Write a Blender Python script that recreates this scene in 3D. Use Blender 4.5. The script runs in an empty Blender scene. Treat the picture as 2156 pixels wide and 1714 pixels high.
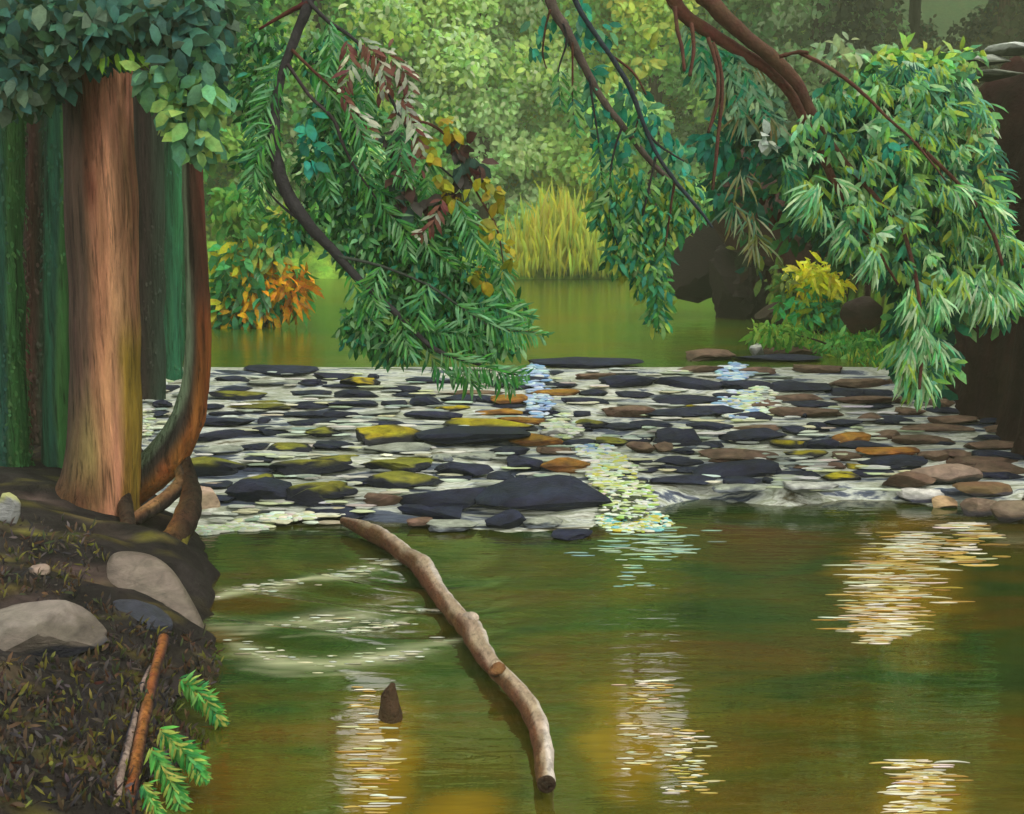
import bpy, math, random
import numpy as np
from mathutils import Vector, Matrix

# ------------------------------------------------------------------ camera, sky, sun
SC = bpy.context.scene
C = SC.collection
CAMH = 2.2
F = 2311.0                      # focal length in pixels of a 2155 x 1714 frame
PITCH = math.atan(377 / F)
cam = bpy.data.cameras.new('camera')
camo = bpy.data.objects.new('camera', cam)
C.objects.link(camo)
camo.location = (0, 0, CAMH)
camo.rotation_euler = (math.pi / 2 - PITCH, 0, 0)
cam.sensor_width = 36
cam.lens = 36 * F / 2155
cam.clip_start = 0.1
cam.clip_end = 2000
SC.camera = camo
SC.view_settings.view_transform = 'Standard'
SC.view_settings.look = 'None'
SC.view_settings.gamma = 1
SC.view_settings.exposure = -0.08

SUN_EL, SUN_AZ = math.radians(48), math.radians(118)      # azimuth clockwise from +Y: behind and to the right
w = bpy.data.worlds.new('World')
SC.world = w
w.use_nodes = True
nt = w.node_tree
bg = nt.nodes['Background']
sky = nt.nodes.new('ShaderNodeTexSky')
sky.sky_type = 'NISHITA'
sky.sun_disc = False
sky.sun_elevation = SUN_EL
sky.sun_rotation = SUN_AZ
sky.dust_density = 3
tc = nt.nodes.new('ShaderNodeTexCoord')
cn = nt.nodes.new('ShaderNodeTexNoise'); cn.inputs['Scale'].default_value = 2.2; cn.inputs['Detail'].default_value = 6
nt.links.new(tc.outputs['Generated'], cn.inputs['Vector'])
cr = nt.nodes.new('ShaderNodeValToRGB')
cr.color_ramp.elements[0].position = 0.25; cr.color_ramp.elements[1].position = 0.42
nt.links.new(cn.outputs['Fac'], cr.inputs['Fac'])
mx = nt.nodes.new('ShaderNodeMix'); mx.data_type = 'RGBA'
mx.inputs['B'].default_value = (16, 15.7, 14.6, 1)      # sunlit cloud
nt.links.new(cr.outputs['Color'], mx.inputs['Factor'])
nt.links.new(sky.outputs['Color'], mx.inputs['A'])
nt.links.new(mx.outputs['Result'], bg.inputs['Color'])
bg.inputs['Strength'].default_value = 0.12
sun = bpy.data.lights.new('sun', 'SUN')
sun.energy = 2.0
sun.angle = math.radians(6)
sun.color = (1, 0.94, 0.84)
suno = bpy.data.objects.new('sun', sun)
C.objects.link(suno)
sd = Vector((math.sin(SUN_AZ) * math.cos(SUN_EL), math.cos(SUN_AZ) * math.cos(SUN_EL), math.sin(SUN_EL)))
suno.rotation_euler = sd.to_track_quat('Z', 'Y').to_euler()
SC.cycles.max_bounces = 6
SC.cycles.diffuse_bounces = 3
SC.cycles.glossy_bounces = 3
SC.cycles.transmission_bounces = 3
SC.cycles.volume_bounces = 0
SC.cycles.caustics_reflective = False
SC.cycles.caustics_refractive = False

# ------------------------------------------------------------------ helpers
rng = np.random.default_rng(7)
random.seed(7)
cp, sp = math.cos(PITCH), math.sin(PITCH)


def ray(px, py):
    a = (px - 1077.5) / F
    b = -(py - 857) / F
    return np.array([a, cp + b * sp, -sp + b * cp])      # y component close to 1


def at(px, py, Y):
    """point seen at px,py whose distance along +Y is Y"""
    d = ray(px, py)
    return np.array([0, 0, CAMH]) + d * (Y / d[1])


def flat(px, py, z=0.0):
    d = ray(px, py)
    return np.array([0, 0, CAMH]) + d * ((z - CAMH) / d[2])


def project(P):
    q = P - np.array([0, 0, CAMH])
    x = q[:, 0]; f = q[:, 1] * cp - q[:, 2] * sp; u = q[:, 1] * sp + q[:, 2] * cp
    f = np.maximum(f, .01)
    return np.stack([1077.5 + F * x / f, 857 - F * u / f], 1)


def S(r, g, b):
    o = []
    for c in (r, g, b):
        c /= 255
        o.append(c / 12.92 if c <= .04045 else ((c + .055) / 1.055) ** 2.4)
    return np.array(o)


def sm(a, b, x):
    t = np.clip((np.asarray(x, float) - a) / (b - a), 0, 1)
    return t * t * (3 - 2 * t)


def wob(P, s=1.0, seed=0):
    """cheap smooth noise in -1..1 from sums of sines"""
    P = np.atleast_2d(P)
    r = np.random.default_rng(seed)
    v = np.zeros(len(P)); amp = 0
    for k in range(6):
        d = r.normal(size=3); d /= np.linalg.norm(d)
        f_ = s * (1.4 ** k)
        a = 0.8 ** k
        v += a * np.sin(P @ d * f_ + r.uniform(0, 6.28) + 1.3 * np.sin(P @ r.normal(size=3) * f_ * .6))
        amp += a
    return v / amp * 1.5


def interp(x, tab):
    t = np.array(tab, float)
    return np.interp(x, t[:, 0], t[:, 1])


def tag(o, label=None, cat=None, group=None, kind=None):
    if label: o['label'] = label
    if cat: o['category'] = cat
    if group: o['group'] = group
    if kind: o['kind'] = kind
    return o


def empty(name, loc, label, cat, group=None):
    o = bpy.data.objects.new(name, None)
    C.objects.link(o)
    o.location = loc
    o.empty_display_size = .2
    return tag(o, label, cat, group)


def mesh_obj(name, V, faces, mat, parent=None, col=None, smooth=True, quads=None):
    me = bpy.data.meshes.new(name)
    V = np.asarray(V, float)
    off = np.array(parent.location) if parent is not None else np.zeros(3)
    if quads is not None:
        q = np.asarray(quads, dtype=np.int32)
        n, k = q.shape
        me.vertices.add(len(V)); me.vertices.foreach_set('co', (V - off).ravel())
        me.loops.add(n * k); me.loops.foreach_set('vertex_index', q.ravel())
        me.polygons.add(n); me.polygons.foreach_set('loop_start', np.arange(0, n * k, k, dtype=np.int32))
        me.polygons.foreach_set('loop_total', np.full(n, k, dtype=np.int32))
        me.update(calc_edges=True)
        me.validate()
    else:
        me.from_pydata((V - off).tolist(), [], faces)
    if smooth:
        me.polygons.foreach_set('use_smooth', np.ones(len(me.polygons), dtype=bool))
    if col is not None:
        at_ = me.color_attributes.new('Col', 'FLOAT_COLOR', 'POINT')
        c4 = np.ones((len(V), 4)); c4[:, :3] = np.clip(col, 0, 1)
        at_.data.foreach_set('color', c4.ravel())
    me.materials.append(mat)
    o = bpy.data.objects.new(name, me)
    C.objects.link(o)
    if parent is not None:
        o.parent = parent
    return o


# ------------------------------------------------------------------ materials
def N(nt, t, **kw):
    n = nt.nodes.new(t)
    for k, v in kw.items():
        if k in n.inputs: n.inputs[k].default_value = v
        else: setattr(n, k, v)
    return n


def mat_col(name, rough=.75, var=.35, scale=8, stretch=(1, 1, 1), bump=.3, bscale=None, transl=0, spec=.3, hue=.02, fiss=0):
    """colour attribute, broken up by brushy procedural noise and bump"""
    m = bpy.data.materials.new(name); m.use_nodes = True
    nt = m.node_tree; L = nt.links.new
    b = nt.nodes['Principled BSDF']; out = nt.nodes['Material Output']
    a = N(nt, 'ShaderNodeAttribute', attribute_name='Col')
    tc = N(nt, 'ShaderNodeTexCoord')
    mp = N(nt, 'ShaderNodeMapping'); mp.inputs['Scale'].default_value = stretch
    L(tc.outputs['Object'], mp.inputs['Vector'])
    n1 = N(nt, 'ShaderNodeTexNoise', Scale=scale, Detail=7.0, Roughness=.65, Distortion=.6)
    L(mp.outputs['Vector'], n1.inputs['Vector'])
    n2 = N(nt, 'ShaderNodeTexNoise', Scale=scale * .37, Detail=3.0, Distortion=.4)
    L(mp.outputs['Vector'], n2.inputs['Vector'])
    mr = N(nt, 'ShaderNodeMapRange'); mr.inputs['From Min'].default_value = .28; mr.inputs['From Max'].default_value = .72
    mr.inputs['To Min'].default_value = 1 - var; mr.inputs['To Max'].default_value = 1 + var * 1.2
    L(n1.outputs['Fac'], mr.inputs['Value'])
    if fiss:      # dark cracks along the grain
        nf_ = N(nt, 'ShaderNodeTexNoise', Scale=scale * 2.2, Detail=4.0, Roughness=.7, Distortion=.2)
        mpf = N(nt, 'ShaderNodeMapping'); mpf.inputs['Scale'].default_value = (stretch[0], stretch[1], stretch[2] * .6)
        L(tc.outputs['Object'], mpf.inputs['Vector']); L(mpf.outputs['Vector'], nf_.inputs['Vector'])
        rf = N(nt, 'ShaderNodeMapRange'); rf.inputs['From Min'].default_value = .36; rf.inputs['From Max'].default_value = .47
        rf.inputs['To Min'].default_value = 1 - fiss; rf.inputs['To Max'].default_value = 1
        L(nf_.outputs['Fac'], rf.inputs['Value'])
        mm = N(nt, 'ShaderNodeMath', operation='MULTIPLY'); L(mr.outputs['Result'], mm.inputs[0]); L(rf.outputs['Result'], mm.inputs[1])
        mr = mm
    val = mr.outputs[0]
    hs = N(nt, 'ShaderNodeHueSaturation')
    mh = N(nt, 'ShaderNodeMapRange'); mh.inputs['From Min'].default_value = .3; mh.inputs['From Max'].default_value = .7
    mh.inputs['To Min'].default_value = .5 - hue; mh.inputs['To Max'].default_value = .5 + hue
    L(n2.outputs['Fac'], mh.inputs['Value']); L(mh.outputs['Result'], hs.inputs['Hue'])
    L(val, hs.inputs['Value']); L(a.outputs['Color'], hs.inputs['Color'])
    L(hs.outputs['Color'], b.inputs['Base Color'])
    b.inputs['Roughness'].default_value = rough
    b.inputs['Specular IOR Level'].default_value = spec
    if bump:
        n3 = N(nt, 'ShaderNodeTexNoise', Scale=(bscale or scale * 2.5), Detail=5.0, Roughness=.6)
        L(mp.outputs['Vector'], n3.inputs['Vector'])
        bp = N(nt, 'ShaderNodeBump', Strength=min(bump, 1), Distance=.07 if name == 'bark' else .03)
        L(n3.outputs['Fac'], bp.inputs['Height']); L(bp.outputs['Normal'], b.inputs['Normal'])
    if transl:
        tr = N(nt, 'ShaderNodeBsdfTranslucent'); L(hs.outputs['Color'], tr.inputs['Color'])
        ms = N(nt, 'ShaderNodeMixShader'); ms.inputs[0].default_value = transl
        L(b.outputs[0], ms.inputs[1]); L(tr.outputs[0], ms.inputs[2]); L(ms.outputs[0], out.inputs['Surface'])
    return m


M_LEAF = mat_col('leaf', .6, .30, 30, bump=0, transl=.3, spec=.25, hue=.03)
M_FARLEAF = mat_col('distant_leaf', .8, .25, 1.5, bump=0, transl=.45, spec=.1, hue=.03)
M_BARK = mat_col('bark', .85, .55, 15, (1, 1, .09), bump=.9, spec=.15, fiss=.6)
M_TWIG = mat_col('twig_bark', .8, .35, 25, bump=.4, spec=.2)
M_ROCK = mat_col('rock', .7, .40, 9, (1, 1, 2.2), bump=.5, bscale=22, spec=.3)
M_SLAB = mat_col('wet_stone', .6, .5, 10, (1, 1, 3), bump=.45, bscale=28, spec=.18)
M_WOOD = mat_col('driftwood', .75, .38, 20, (1, .5, 1), bump=.8, spec=.2, fiss=.35)
M_EARTH = mat_col('earth', .95, .55, 5, bump=.8, bscale=16, spec=.1, hue=.03)
M_FOAM_GLINT = mat_col('foam', .5, .15, 20, (.3, 2, 2), bump=.3, spec=.4)  # real foam, also the flecks painted as glints and ripple highlights


def water_mat(name, cols, sc=(.55, 1.5, 1), ripple=.05, rscale=(1.2, 3.5, 1), ior=1.5, rough=.06, glintattr=False, dist=.02):
    m = bpy.data.materials.new(name); m.use_nodes = True
    nt = m.node_tree; L = nt.links.new
    b = nt.nodes['Principled BSDF']
    tc = N(nt, 'ShaderNodeTexCoord')
    mp = N(nt, 'ShaderNodeMapping'); mp.inputs['Scale'].default_value = sc
    L(tc.outputs['Object'], mp.inputs['Vector'])
    n1 = N(nt, 'ShaderNodeTexNoise', Scale=1.0, Detail=6.0, Roughness=.6, Distortion=.8)
    L(mp.outputs['Vector'], n1.inputs['Vector'])
    r = N(nt, 'ShaderNodeValToRGB')
    els = r.color_ramp.elements
    while len(els) < len(cols): els.new(.5)
    for e, (p, c) in zip(els, cols):
        e.position = p; e.color = (*S(*c), 1)
    L(n1.outputs['Fac'], r.inputs['Fac'])
    colour = r.outputs['Color']
    # fine brushy drift
    mp2 = N(nt, 'ShaderNodeMapping'); mp2.inputs['Scale'].default_value = (sc[0] * 2.2, sc[1] * 9, 1)
    L(tc.outputs['Object'], mp2.inputs['Vector'])
    n4 = N(nt, 'ShaderNodeTexNoise', Scale=1.6, Detail=8.0, Roughness=.75, Distortion=.3)
    L(mp2.outputs['Vector'], n4.inputs['Vector'])
    mr = N(nt, 'ShaderNodeMapRange'); mr.inputs['From Min'].default_value = .3; mr.inputs['From Max'].default_value = .7
    mr.inputs['To Min'].default_value = .75; mr.inputs['To Max'].default_value = 1.28
    L(n4.outputs['Fac'], mr.inputs['Value'])
    if glintattr:
        a = N(nt, 'ShaderNodeAttribute', attribute_name='Col')
        mb = N(nt, 'ShaderNodeMix', data_type='RGBA'); mb.inputs['B'].default_value = (*S(116, 92, 16), 1)  # ochre glow of the glints, painted into the water colour
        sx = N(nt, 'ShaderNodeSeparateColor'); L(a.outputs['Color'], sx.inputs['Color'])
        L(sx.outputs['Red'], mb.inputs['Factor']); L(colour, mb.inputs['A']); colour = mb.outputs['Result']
        mf = N(nt, 'ShaderNodeMix', data_type='RGBA'); mf.inputs['B'].default_value = (*S(172, 174, 140), 1)     # pale ripple highlights painted into the water colour
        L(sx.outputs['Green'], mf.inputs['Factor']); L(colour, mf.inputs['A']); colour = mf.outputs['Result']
    hs = N(nt, 'ShaderNodeHueSaturation'); L(colour, hs.inputs['Color']); L(mr.outputs['Result'], hs.inputs['Value'])
    L(hs.outputs['Color'], b.inputs['Base Color'])
    b.inputs['Roughness'].default_value = rough
    b.inputs['IOR'].default_value = ior
    mp3 = N(nt, 'ShaderNodeMapping'); mp3.inputs['Scale'].default_value = rscale
    L(tc.outputs['Object'], mp3.inputs['Vector'])
    n3 = N(nt, 'ShaderNodeTexNoise', Scale=4.0, Detail=3.0, Roughness=.5, Distortion=.5)
    L(mp3.outputs['Vector'], n3.inputs['Vector'])
    bp = N(nt, 'ShaderNodeBump', Strength=ripple, Distance=dist)
    L(n3.outputs['Fac'], bp.inputs['Height']); L(bp.outputs['Normal'], b.inputs['Normal'])
    return m


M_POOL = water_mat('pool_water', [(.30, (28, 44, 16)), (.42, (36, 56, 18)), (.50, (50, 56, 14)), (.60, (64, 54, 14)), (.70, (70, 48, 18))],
                   ripple=.17, rscale=(.8, 3.4, 1), ior=1.9, rough=.03, glintattr=True)
M_UPPER = water_mat('upper_water', [(.32, (44, 80, 26)), (.45, (58, 88, 22)), (.55, (76, 88, 22)), (.66, (84, 72, 24))],
                    sc=(.25, .8, 1), ripple=.4, rscale=(.5, 2, 1), ior=1.4, rough=.15)
M_CASC = water_mat('cascade_water', [(.33, (40, 44, 62)), (.42, (84, 94, 112)), (.47, (200, 206, 198)), (.53, (142, 148, 126)), (.58, (210, 214, 204)), (.66, (96, 92, 70))],
                   sc=(1.1, 5.5, 4), ripple=.9, rscale=(1.2, 7, 3), ior=1.33, rough=.35, dist=.04)

# ------------------------------------------------------------------ terrain functions
XL = [(-4, -2.2), (3.5, -1.3), (4.4, -1.33), (5.2, -1.38), (6.2, -1.75), (7.8, -2.35), (9, -3.1), (11, -3.9), (13.5, -4.6), (16, -5.1), (20, -5.3),
      (26, -8.5), (36, -15), (44, -22)]
XR = [(-4, 6), (5, 5.4), (7, 4.6), (8, 3.95), (9, 4.2), (9.8, 4.45), (10.8, 4.5), (12.5, 4.45), (15.3, 4.15), (19, 4.3), (23, 4.9), (30, 7.5), (44, 13)]
CO = [(-4, 3), (8, 1.2), (9.6, .15), (12, .12), (13.6, .5), (15, 1.1), (17.5, 1.5), (20, .2), (26, .4), (40, 2)]
CH = [(-4, .6), (8, 1.0), (9.5, 3.0), (12, 3.4), (15, 3.0), (20, 2.3), (26, 1.5), (40, 1)]


def wl(y):
    y = np.asarray(y, float)
    z = np.zeros_like(y)
    for k, (a, b, h) in enumerate([(8.0, 8.5, .11), (9.1, 9.5, .09), (10.1, 10.4, .09), (11.1, 11.4, .08), (12.0, 12.3, .07), (12.8, 13.2, .06)]):
        z = z + h * sm(a, b, y)
    return z


def hgt(x, y):
    x = np.asarray(x, float); y = np.asarray(y, float)
    P = np.stack([x.ravel(), y.ravel(), np.zeros(x.size)], 1)
    nz = wob(P, 2.1, 3).reshape(x.shape); nf = wob(P, 7.0, 4).reshape(x.shape); nb = wob(P, .35, 5).reshape(x.shape)
    W = wl(y)
    dl = interp(y, XL) - x + .12 * nz
    dr = x - interp(y, XR) + .15 * nz
    zl = W - .06 + .52 * (1 - np.exp(-np.maximum(dl, 0) / .45)) + .07 * dl + .05 * nz + .02 * nf
    c = dr - interp(y, CO)
    zr = W - .04 + .10 * np.minimum(dr, 1.5) + interp(y, CH) * (1 - np.exp(-np.maximum(c, 0) / .16)) * (1 + .12 * nz) + .05 * nf * sm(0, .3, c) + .12 * np.maximum(c, 0)
    bed = W - .35
    z = np.where(dl > 0, zl, np.where(dr > 0, zr, bed))
    far = sm(36.5, 38.5, y + .6 * nb)
    z = z + far * np.maximum(0, 1.2 - (z - W)) + .02 * np.maximum(y - 37, 0) * far
    hill = sm(52, 105, y) * 24 + sm(40, 90, y) * 2
    return z + hill + .8 * nb * sm(40, 60, y)


def march(px, py, fn, y0=2.5, y1=60, lift=0):
    d = ray(px, py)
    ys = np.concatenate([np.arange(y0, 20, .01), np.arange(20, y1, .05)])
    t = ys / d[1]
    X = d[0] * t; Z = CAMH + d[2] * t
    g = fn(X, ys) + lift
    k = np.argmax(Z < g)
    return np.array([X[k], ys[k], g[k]])


def ground(px, py, lift=0):
    return march(px, py, hgt, lift=lift)


def wsurf(px, py):
    return march(px, py, lambda x, y: wl(y))


def grid(name, xs, ys, zfn, cfn, mat, label=None, kind='structure'):
    X, Y = np.meshgrid(xs, ys)
    Z = zfn(X, Y)
    V = np.stack([X.ravel(), Y.ravel(), Z.ravel()], 1)
    nx, ny = len(xs), len(ys)
    i = np.arange(nx * ny).reshape(ny, nx)
    q = np.stack([i[:-1, :-1].ravel(), i[:-1, 1:].ravel(), i[1:, 1:].ravel(), i[1:, :-1].ravel()], 1)
    o = mesh_obj(name, V, None, mat, col=cfn(V) if cfn else None, quads=q)
    tag(o, label, None, None, kind)
    return o


def ground_col(V):
    x, y, z = V[:, 0], V[:, 1], V[:, 2]
    n1 = wob(V, 1.6, 11); n2 = wob(V, 5, 12); n3 = wob(V, 14, 13)
    dl = interp(y, XL) - x; dr = x - interp(y, XR); c = dr - interp(y, CO)
    earth = S(33, 29, 29)[None] * (1 + .5 * n2[:, None])
    earth = earth + np.clip(n3 - .35, 0, 1)[:, None] * (S(110, 100, 40) - S(52, 42, 34)) * .9
    earth = earth + np.clip(-n2 - .35, 0, 1)[:, None] * (S(110, 92, 84) - S(52, 42, 34)) * .7
    grass = S(84, 130, 44)[None] * (1 + .3 * n2[:, None]) + np.clip(n1, 0, 1)[:, None] * S(60, 40, 0)
    cliff = S(36, 20, 17)[None] * (1 + .35 * n2[:, None]) + np.clip(n1 - .2, 0, 1)[:, None] * S(56, 18, 18) * .8
    farg = S(110, 146, 50)[None] * (1 + .25 * n2[:, None])
    hillc = S(48, 70, 38)[None] * (1 + .35 * n1[:, None])
    col = earth
    leftback = sm(12, 15, y) * (dl > -1)
    col = np.where(leftback[:, None] > .3, S(58, 84, 36)[None] * (1 + .3 * n2[:, None]), col)
    col = np.where((dr > -.4)[:, None], np.where((y > 10.3)[:, None], grass, S(80, 62, 46)[None] * (1 + .4 * n2[:, None])), col)
    col = np.where((c + .15 * n2 + .35 * (y < 13.2) > 0)[:, None] & (dr > 0)[:, None], cliff, col)
    col = np.where((y > 36)[:, None], farg, col)
    col = np.where((y > 46)[:, None], hillc, col)
    return col


ysg = np.concatenate([[-12, -9, -7, -5.5], np.arange(-4, 24, .09), np.arange(24, 44, .4), np.arange(44, 130, 1.6)])
xsg = np.concatenate([[-90, -75, -60, -48, -38, -30, -25, -21, -18], np.arange(-16, -8, .3), np.arange(-8, 8, .09), np.arange(8, 16, .3),
                      [16.5, 18, 21, 25, 30, 38, 48, 60, 75, 90]])
grid('ground', xsg, ysg, hgt, ground_col, M_EARTH)


# lower pool: gentle real ripples to the left of the log
def pool_z(X, Y):
    P = np.stack([X.ravel(), Y.ravel(), 0 * X.ravel()], 1)
    z = .0006 * wob(P * [1, 2.2, 1], 3.0, 21).reshape(X.shape)
    cx, cy = -.6, 7.4
    r = np.hypot((X - cx), (Y - cy) * 1.15)
    env = np.exp(-((X + 1.0) / .75) ** 2) * np.exp(-((Y - 6.15) / .75) ** 2)
    return z + .022 * env * np.sin(r * 13 + .8 * np.sin(X * 4))


RIPPLE = [([(640, 1222), (700, 1218), (760, 1200), (840, 1176)], 8, .95), ([(450, 1260), (520, 1242), (570, 1236), (622, 1224)], 9, .95), ([(500, 1345), (540, 1322), (600, 1312), (720, 1302), (830, 1290), (915, 1282)], 12, .6),
          ([(500, 1345), (540, 1376), (600, 1396), (700, 1398), (800, 1382), (900, 1364), (975, 1345)], 12, .8), ([(600, 1345), (700, 1340), (780, 1324), (860, 1306)], 7, .55), ([(430, 1290), (480, 1320), (520, 1350)], 10, .5),
          ([(640, 1262), (740, 1270), (840, 1262)], 6, .3), ([(520, 1410), (640, 1424), (760, 1415)], 9, .35)]
PATCH = [(775, 1600, 75, 190), (1372, 1560, 96, 115), (1930, 1230, 120, 130), (1935, 1690, 80, 110)]


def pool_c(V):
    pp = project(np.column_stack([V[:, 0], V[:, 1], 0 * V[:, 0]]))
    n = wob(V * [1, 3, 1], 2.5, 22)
    f = np.zeros(len(V))  # painted ochre glow around the glint spots and towards the near water
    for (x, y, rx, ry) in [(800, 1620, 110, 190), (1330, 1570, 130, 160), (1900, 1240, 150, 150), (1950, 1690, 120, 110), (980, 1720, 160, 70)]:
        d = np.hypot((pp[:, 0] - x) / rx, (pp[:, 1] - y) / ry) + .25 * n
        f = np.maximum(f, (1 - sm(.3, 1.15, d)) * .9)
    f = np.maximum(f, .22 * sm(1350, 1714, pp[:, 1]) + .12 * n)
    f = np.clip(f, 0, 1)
    # painted highlight bands along the ripples left of the log
    g_ = np.zeros(len(V)); near = np.where((V[:, 0] < .3) & (V[:, 1] > 4.8) & (V[:, 1] < 7.6))[0]
    Q = V[near, :2] + .012 * np.stack([wob(V[near], 9, 25), wob(V[near], 9, 26)], 1)
    br = wob(V[near] * [1, 5, 1], 5, 27)
    for (pts_, w_, a_) in RIPPLE:
        A = np.array([flat(x, y)[:2] for x, y in pts_]); m = len(A) - 1
        for j in range(m):
            d_ = A[j + 1] - A[j]; t_ = np.clip(((Q - A[j]) @ d_) / (d_ @ d_), 0, 1)
            e = Q - A[j] - t_[:, None] * d_
            tt = (j + t_) / m; wd = w_ * (.35 + .65 * np.sin(np.pi * tt)) * A[j, 1] / F * 2.4
            ds = np.hypot(e[:, 0] / 2.0, e[:, 1]) / (wd * 1.25)
            g_[near] = np.maximum(g_[near], a_ * np.exp(-ds ** 2) * np.clip(.72 + .9 * br, 0, 1))
    return np.stack([f, np.clip(g_, 0, 1), f], 1)


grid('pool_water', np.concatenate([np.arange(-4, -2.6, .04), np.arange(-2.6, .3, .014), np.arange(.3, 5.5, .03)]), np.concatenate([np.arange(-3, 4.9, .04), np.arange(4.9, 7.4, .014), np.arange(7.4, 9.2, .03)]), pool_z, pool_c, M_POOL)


FE = np.array([(-4.5, 7.75)] + [(flat(a, b)[0], flat(a, b)[1]) for a, b in [(400, 1135), (560, 1112), (700, 1095), (860, 1112), (1040, 1130), (1240, 1128), (1330, 1075), (1480, 1050), (1650, 1062), (1800, 1050), (1960, 1062)]] + [(6, 8.6)])


def casc_z(X, Y):
    P = np.stack([X.ravel(), Y.ravel(), 0 * X.ravel()], 1)
    fe = np.interp(X, FE[:, 0], FE[:, 1]) + .05 * wob(P, 6, 28).reshape(X.shape)
    return wl(Y) + .004 + .020 * wob(P * [.8, 4, 1], 4, 23).reshape(X.shape) * sm(7.9, 8.3, Y) * (1 - sm(13, 13.6, Y)) \
        - .16 * (1 - sm(0, .28, Y - fe + .12)) - .02 * sm(13.4, 13.7, Y)


grid('cascade_water', np.arange(-5.2, 6, .04), np.arange(7.7, 13.9, .03), casc_z, None, M_CASC)
grid('upper_pool_water', np.arange(-16, 12, .25), np.arange(13.3, 39, .25), lambda X, Y: .5 + 0 * X, None, M_UPPER)


# ------------------------------------------------------------------ shape builders
def tube(path, radii, n=16, colfn=None, squash=1.0, lump=0.0, seed=0, caps=True, step=None, flute=0.0):
    """smooth tapered tube along path; returns V, faces, colours. colfn(t, ang, P, s) -> rgb"""
    path = np.array(path, float); radii = np.array(radii, float)
    k = len(path)
    # catmull resample
    m = max(2, step or int(6)) 
    ts = np.linspace(0, k - 1, (k - 1) * m + 1)
    def cat(A, t):
        i = np.clip(np.floor(t).astype(int), 0, k - 2); f = (t - i)[:, None]
        A = A.reshape(k, -1)
        p0 = A[np.maximum(i - 1, 0)]; p1 = A[i]; p2 = A[i + 1]; p3 = A[np.minimum(i + 2, k - 1)]
        return .5 * (2 * p1 + (p2 - p0) * f + (2 * p0 - 5 * p1 + 4 * p2 - p3) * f ** 2 + (3 * p1 - p0 - 3 * p2 + p3) * f ** 3)
    Pp = cat(path, ts); R = np.maximum(cat(radii, ts)[:, 0], .0008)
    T = np.gradient(Pp, axis=0); T /= np.linalg.norm(T, axis=1)[:, None]
    ref = np.array([0, -1.0, .02]) if abs(T[:, 1]).mean() < .8 else np.array([0, 0, 1.0])
    Vs, Cs = [], []
    ang = np.linspace(0, 2 * math.pi, n, endpoint=False)
    for j in range(len(Pp)):
        u = ref - T[j] * (ref @ T[j]); u /= np.linalg.norm(u)
        v = np.cross(T[j], u)
        r = R[j] * (1 + flute * np.sin(ang * 5 + seed) * (1 + .5 * math.sin(j * .4)) + 0 * ang)
        ring = Pp[j] + (np.cos(ang)[:, None] * u * squash + np.sin(ang)[:, None] * v) * r[:, None]
        if lump:
            ring = ring + (np.cos(ang)[:, None] * u + np.sin(ang)[:, None] * v) * (R[j] * lump * wob(ring, 1.2 / max(R.mean(), .01), seed))[:, None]
        Vs.append(ring)
    V = np.concatenate(Vs)
    q = []
    for j in range(len(Pp) - 1):
        for a in range(n):
            b = (a + 1) % n
            q.append((j * n + a, j * n + b, (j + 1) * n + b, (j + 1) * n + a))
    faces = [tuple(x) for x in q]
    if caps:
        faces.append(tuple(range(n - 1, -1, -1))); faces.append(tuple((len(Pp) - 1) * n + a for a in range(n)))
    t = np.repeat(np.linspace(0, 1, len(Pp)), n)
    A = np.tile(ang, len(Pp))
    if colfn is None:
        col = np.tile(S(60, 45, 35), (len(V), 1))
    elif callable(colfn):
        col = colfn(t, A, V, np.sin(A))
    else:
        col = np.tile(np.array(colfn), (len(V), 1)) * (1 + .25 * wob(V, 12, seed + 1))[:, None]
    return V, faces, col


def merge(parts):
    V, Fc, Cc = [], [], []
    o = 0
    for v, f, c in parts:
        V.append(v); Cc.append(c); Fc += [tuple(i + o for i in ff) for ff in f]; o += len(v)
    return np.concatenate(V), Fc, np.concatenate(Cc)


def put(name, vfc, mat, parent=None, smooth=True):
    o = mesh_obj(name, vfc[0], vfc[1], mat, parent, vfc[2], smooth)
    if mat in (M_ROCK, M_SLAB): o.data.set_sharp_from_angle(angle=math.radians(24))
    return o


_ico = {}
def ico(sub):
    if sub not in _ico:
        import bmesh
        bm = bmesh.new(); bmesh.ops.create_icosphere(bm, subdivisions=sub, radius=1)
        V = np.array([v.co[:] for v in bm.verts]); Fc = [tuple(v.index for v in f.verts) for f in bm.faces]
        bm.free(); _ico[sub] = (V, Fc)
    return _ico[sub]


def stone(c, rx, ry, rz, seed, colf, p=2.6, lump=.12, sub=3, rot=0, sharp=1.2):
    V, Fc = ico(sub)
    U = V.copy()
    nrm = (np.abs(U) ** p).sum(1) ** (1 / p)
    U = U / nrm[:, None]
    U = U * (1 + lump * wob(V, sharp, seed) + lump * .35 * wob(V, 4, seed + 1) + (.12 * wob(V, 9, seed + 2) if lump > .3 else 0))[:, None]
    U = U * np.array([1, 1, 1]) + np.array([0, 0, .22])[None] * (wob(V * [1, 1, 0], 2.4, seed + 5)[:, None] if lump > .2 else 0)
    rr_ = np.random.default_rng(seed + 900)
    for _ in range(11):
        nn = unit(rr_.normal(size=3) * [1, 1, 1.3]); dd = rr_.uniform(.62, .9)
        U = U - nn * np.maximum(0, U @ nn - dd)[:, None]
    W = U * [rx, ry, rz]
    ca, sa = math.cos(rot), math.sin(rot)
    W = W @ np.array([[ca, sa, 0], [-sa, ca, 0], [0, 0, 1]])
    return W + np.array(c), Fc, colf(U, V, W)


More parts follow.
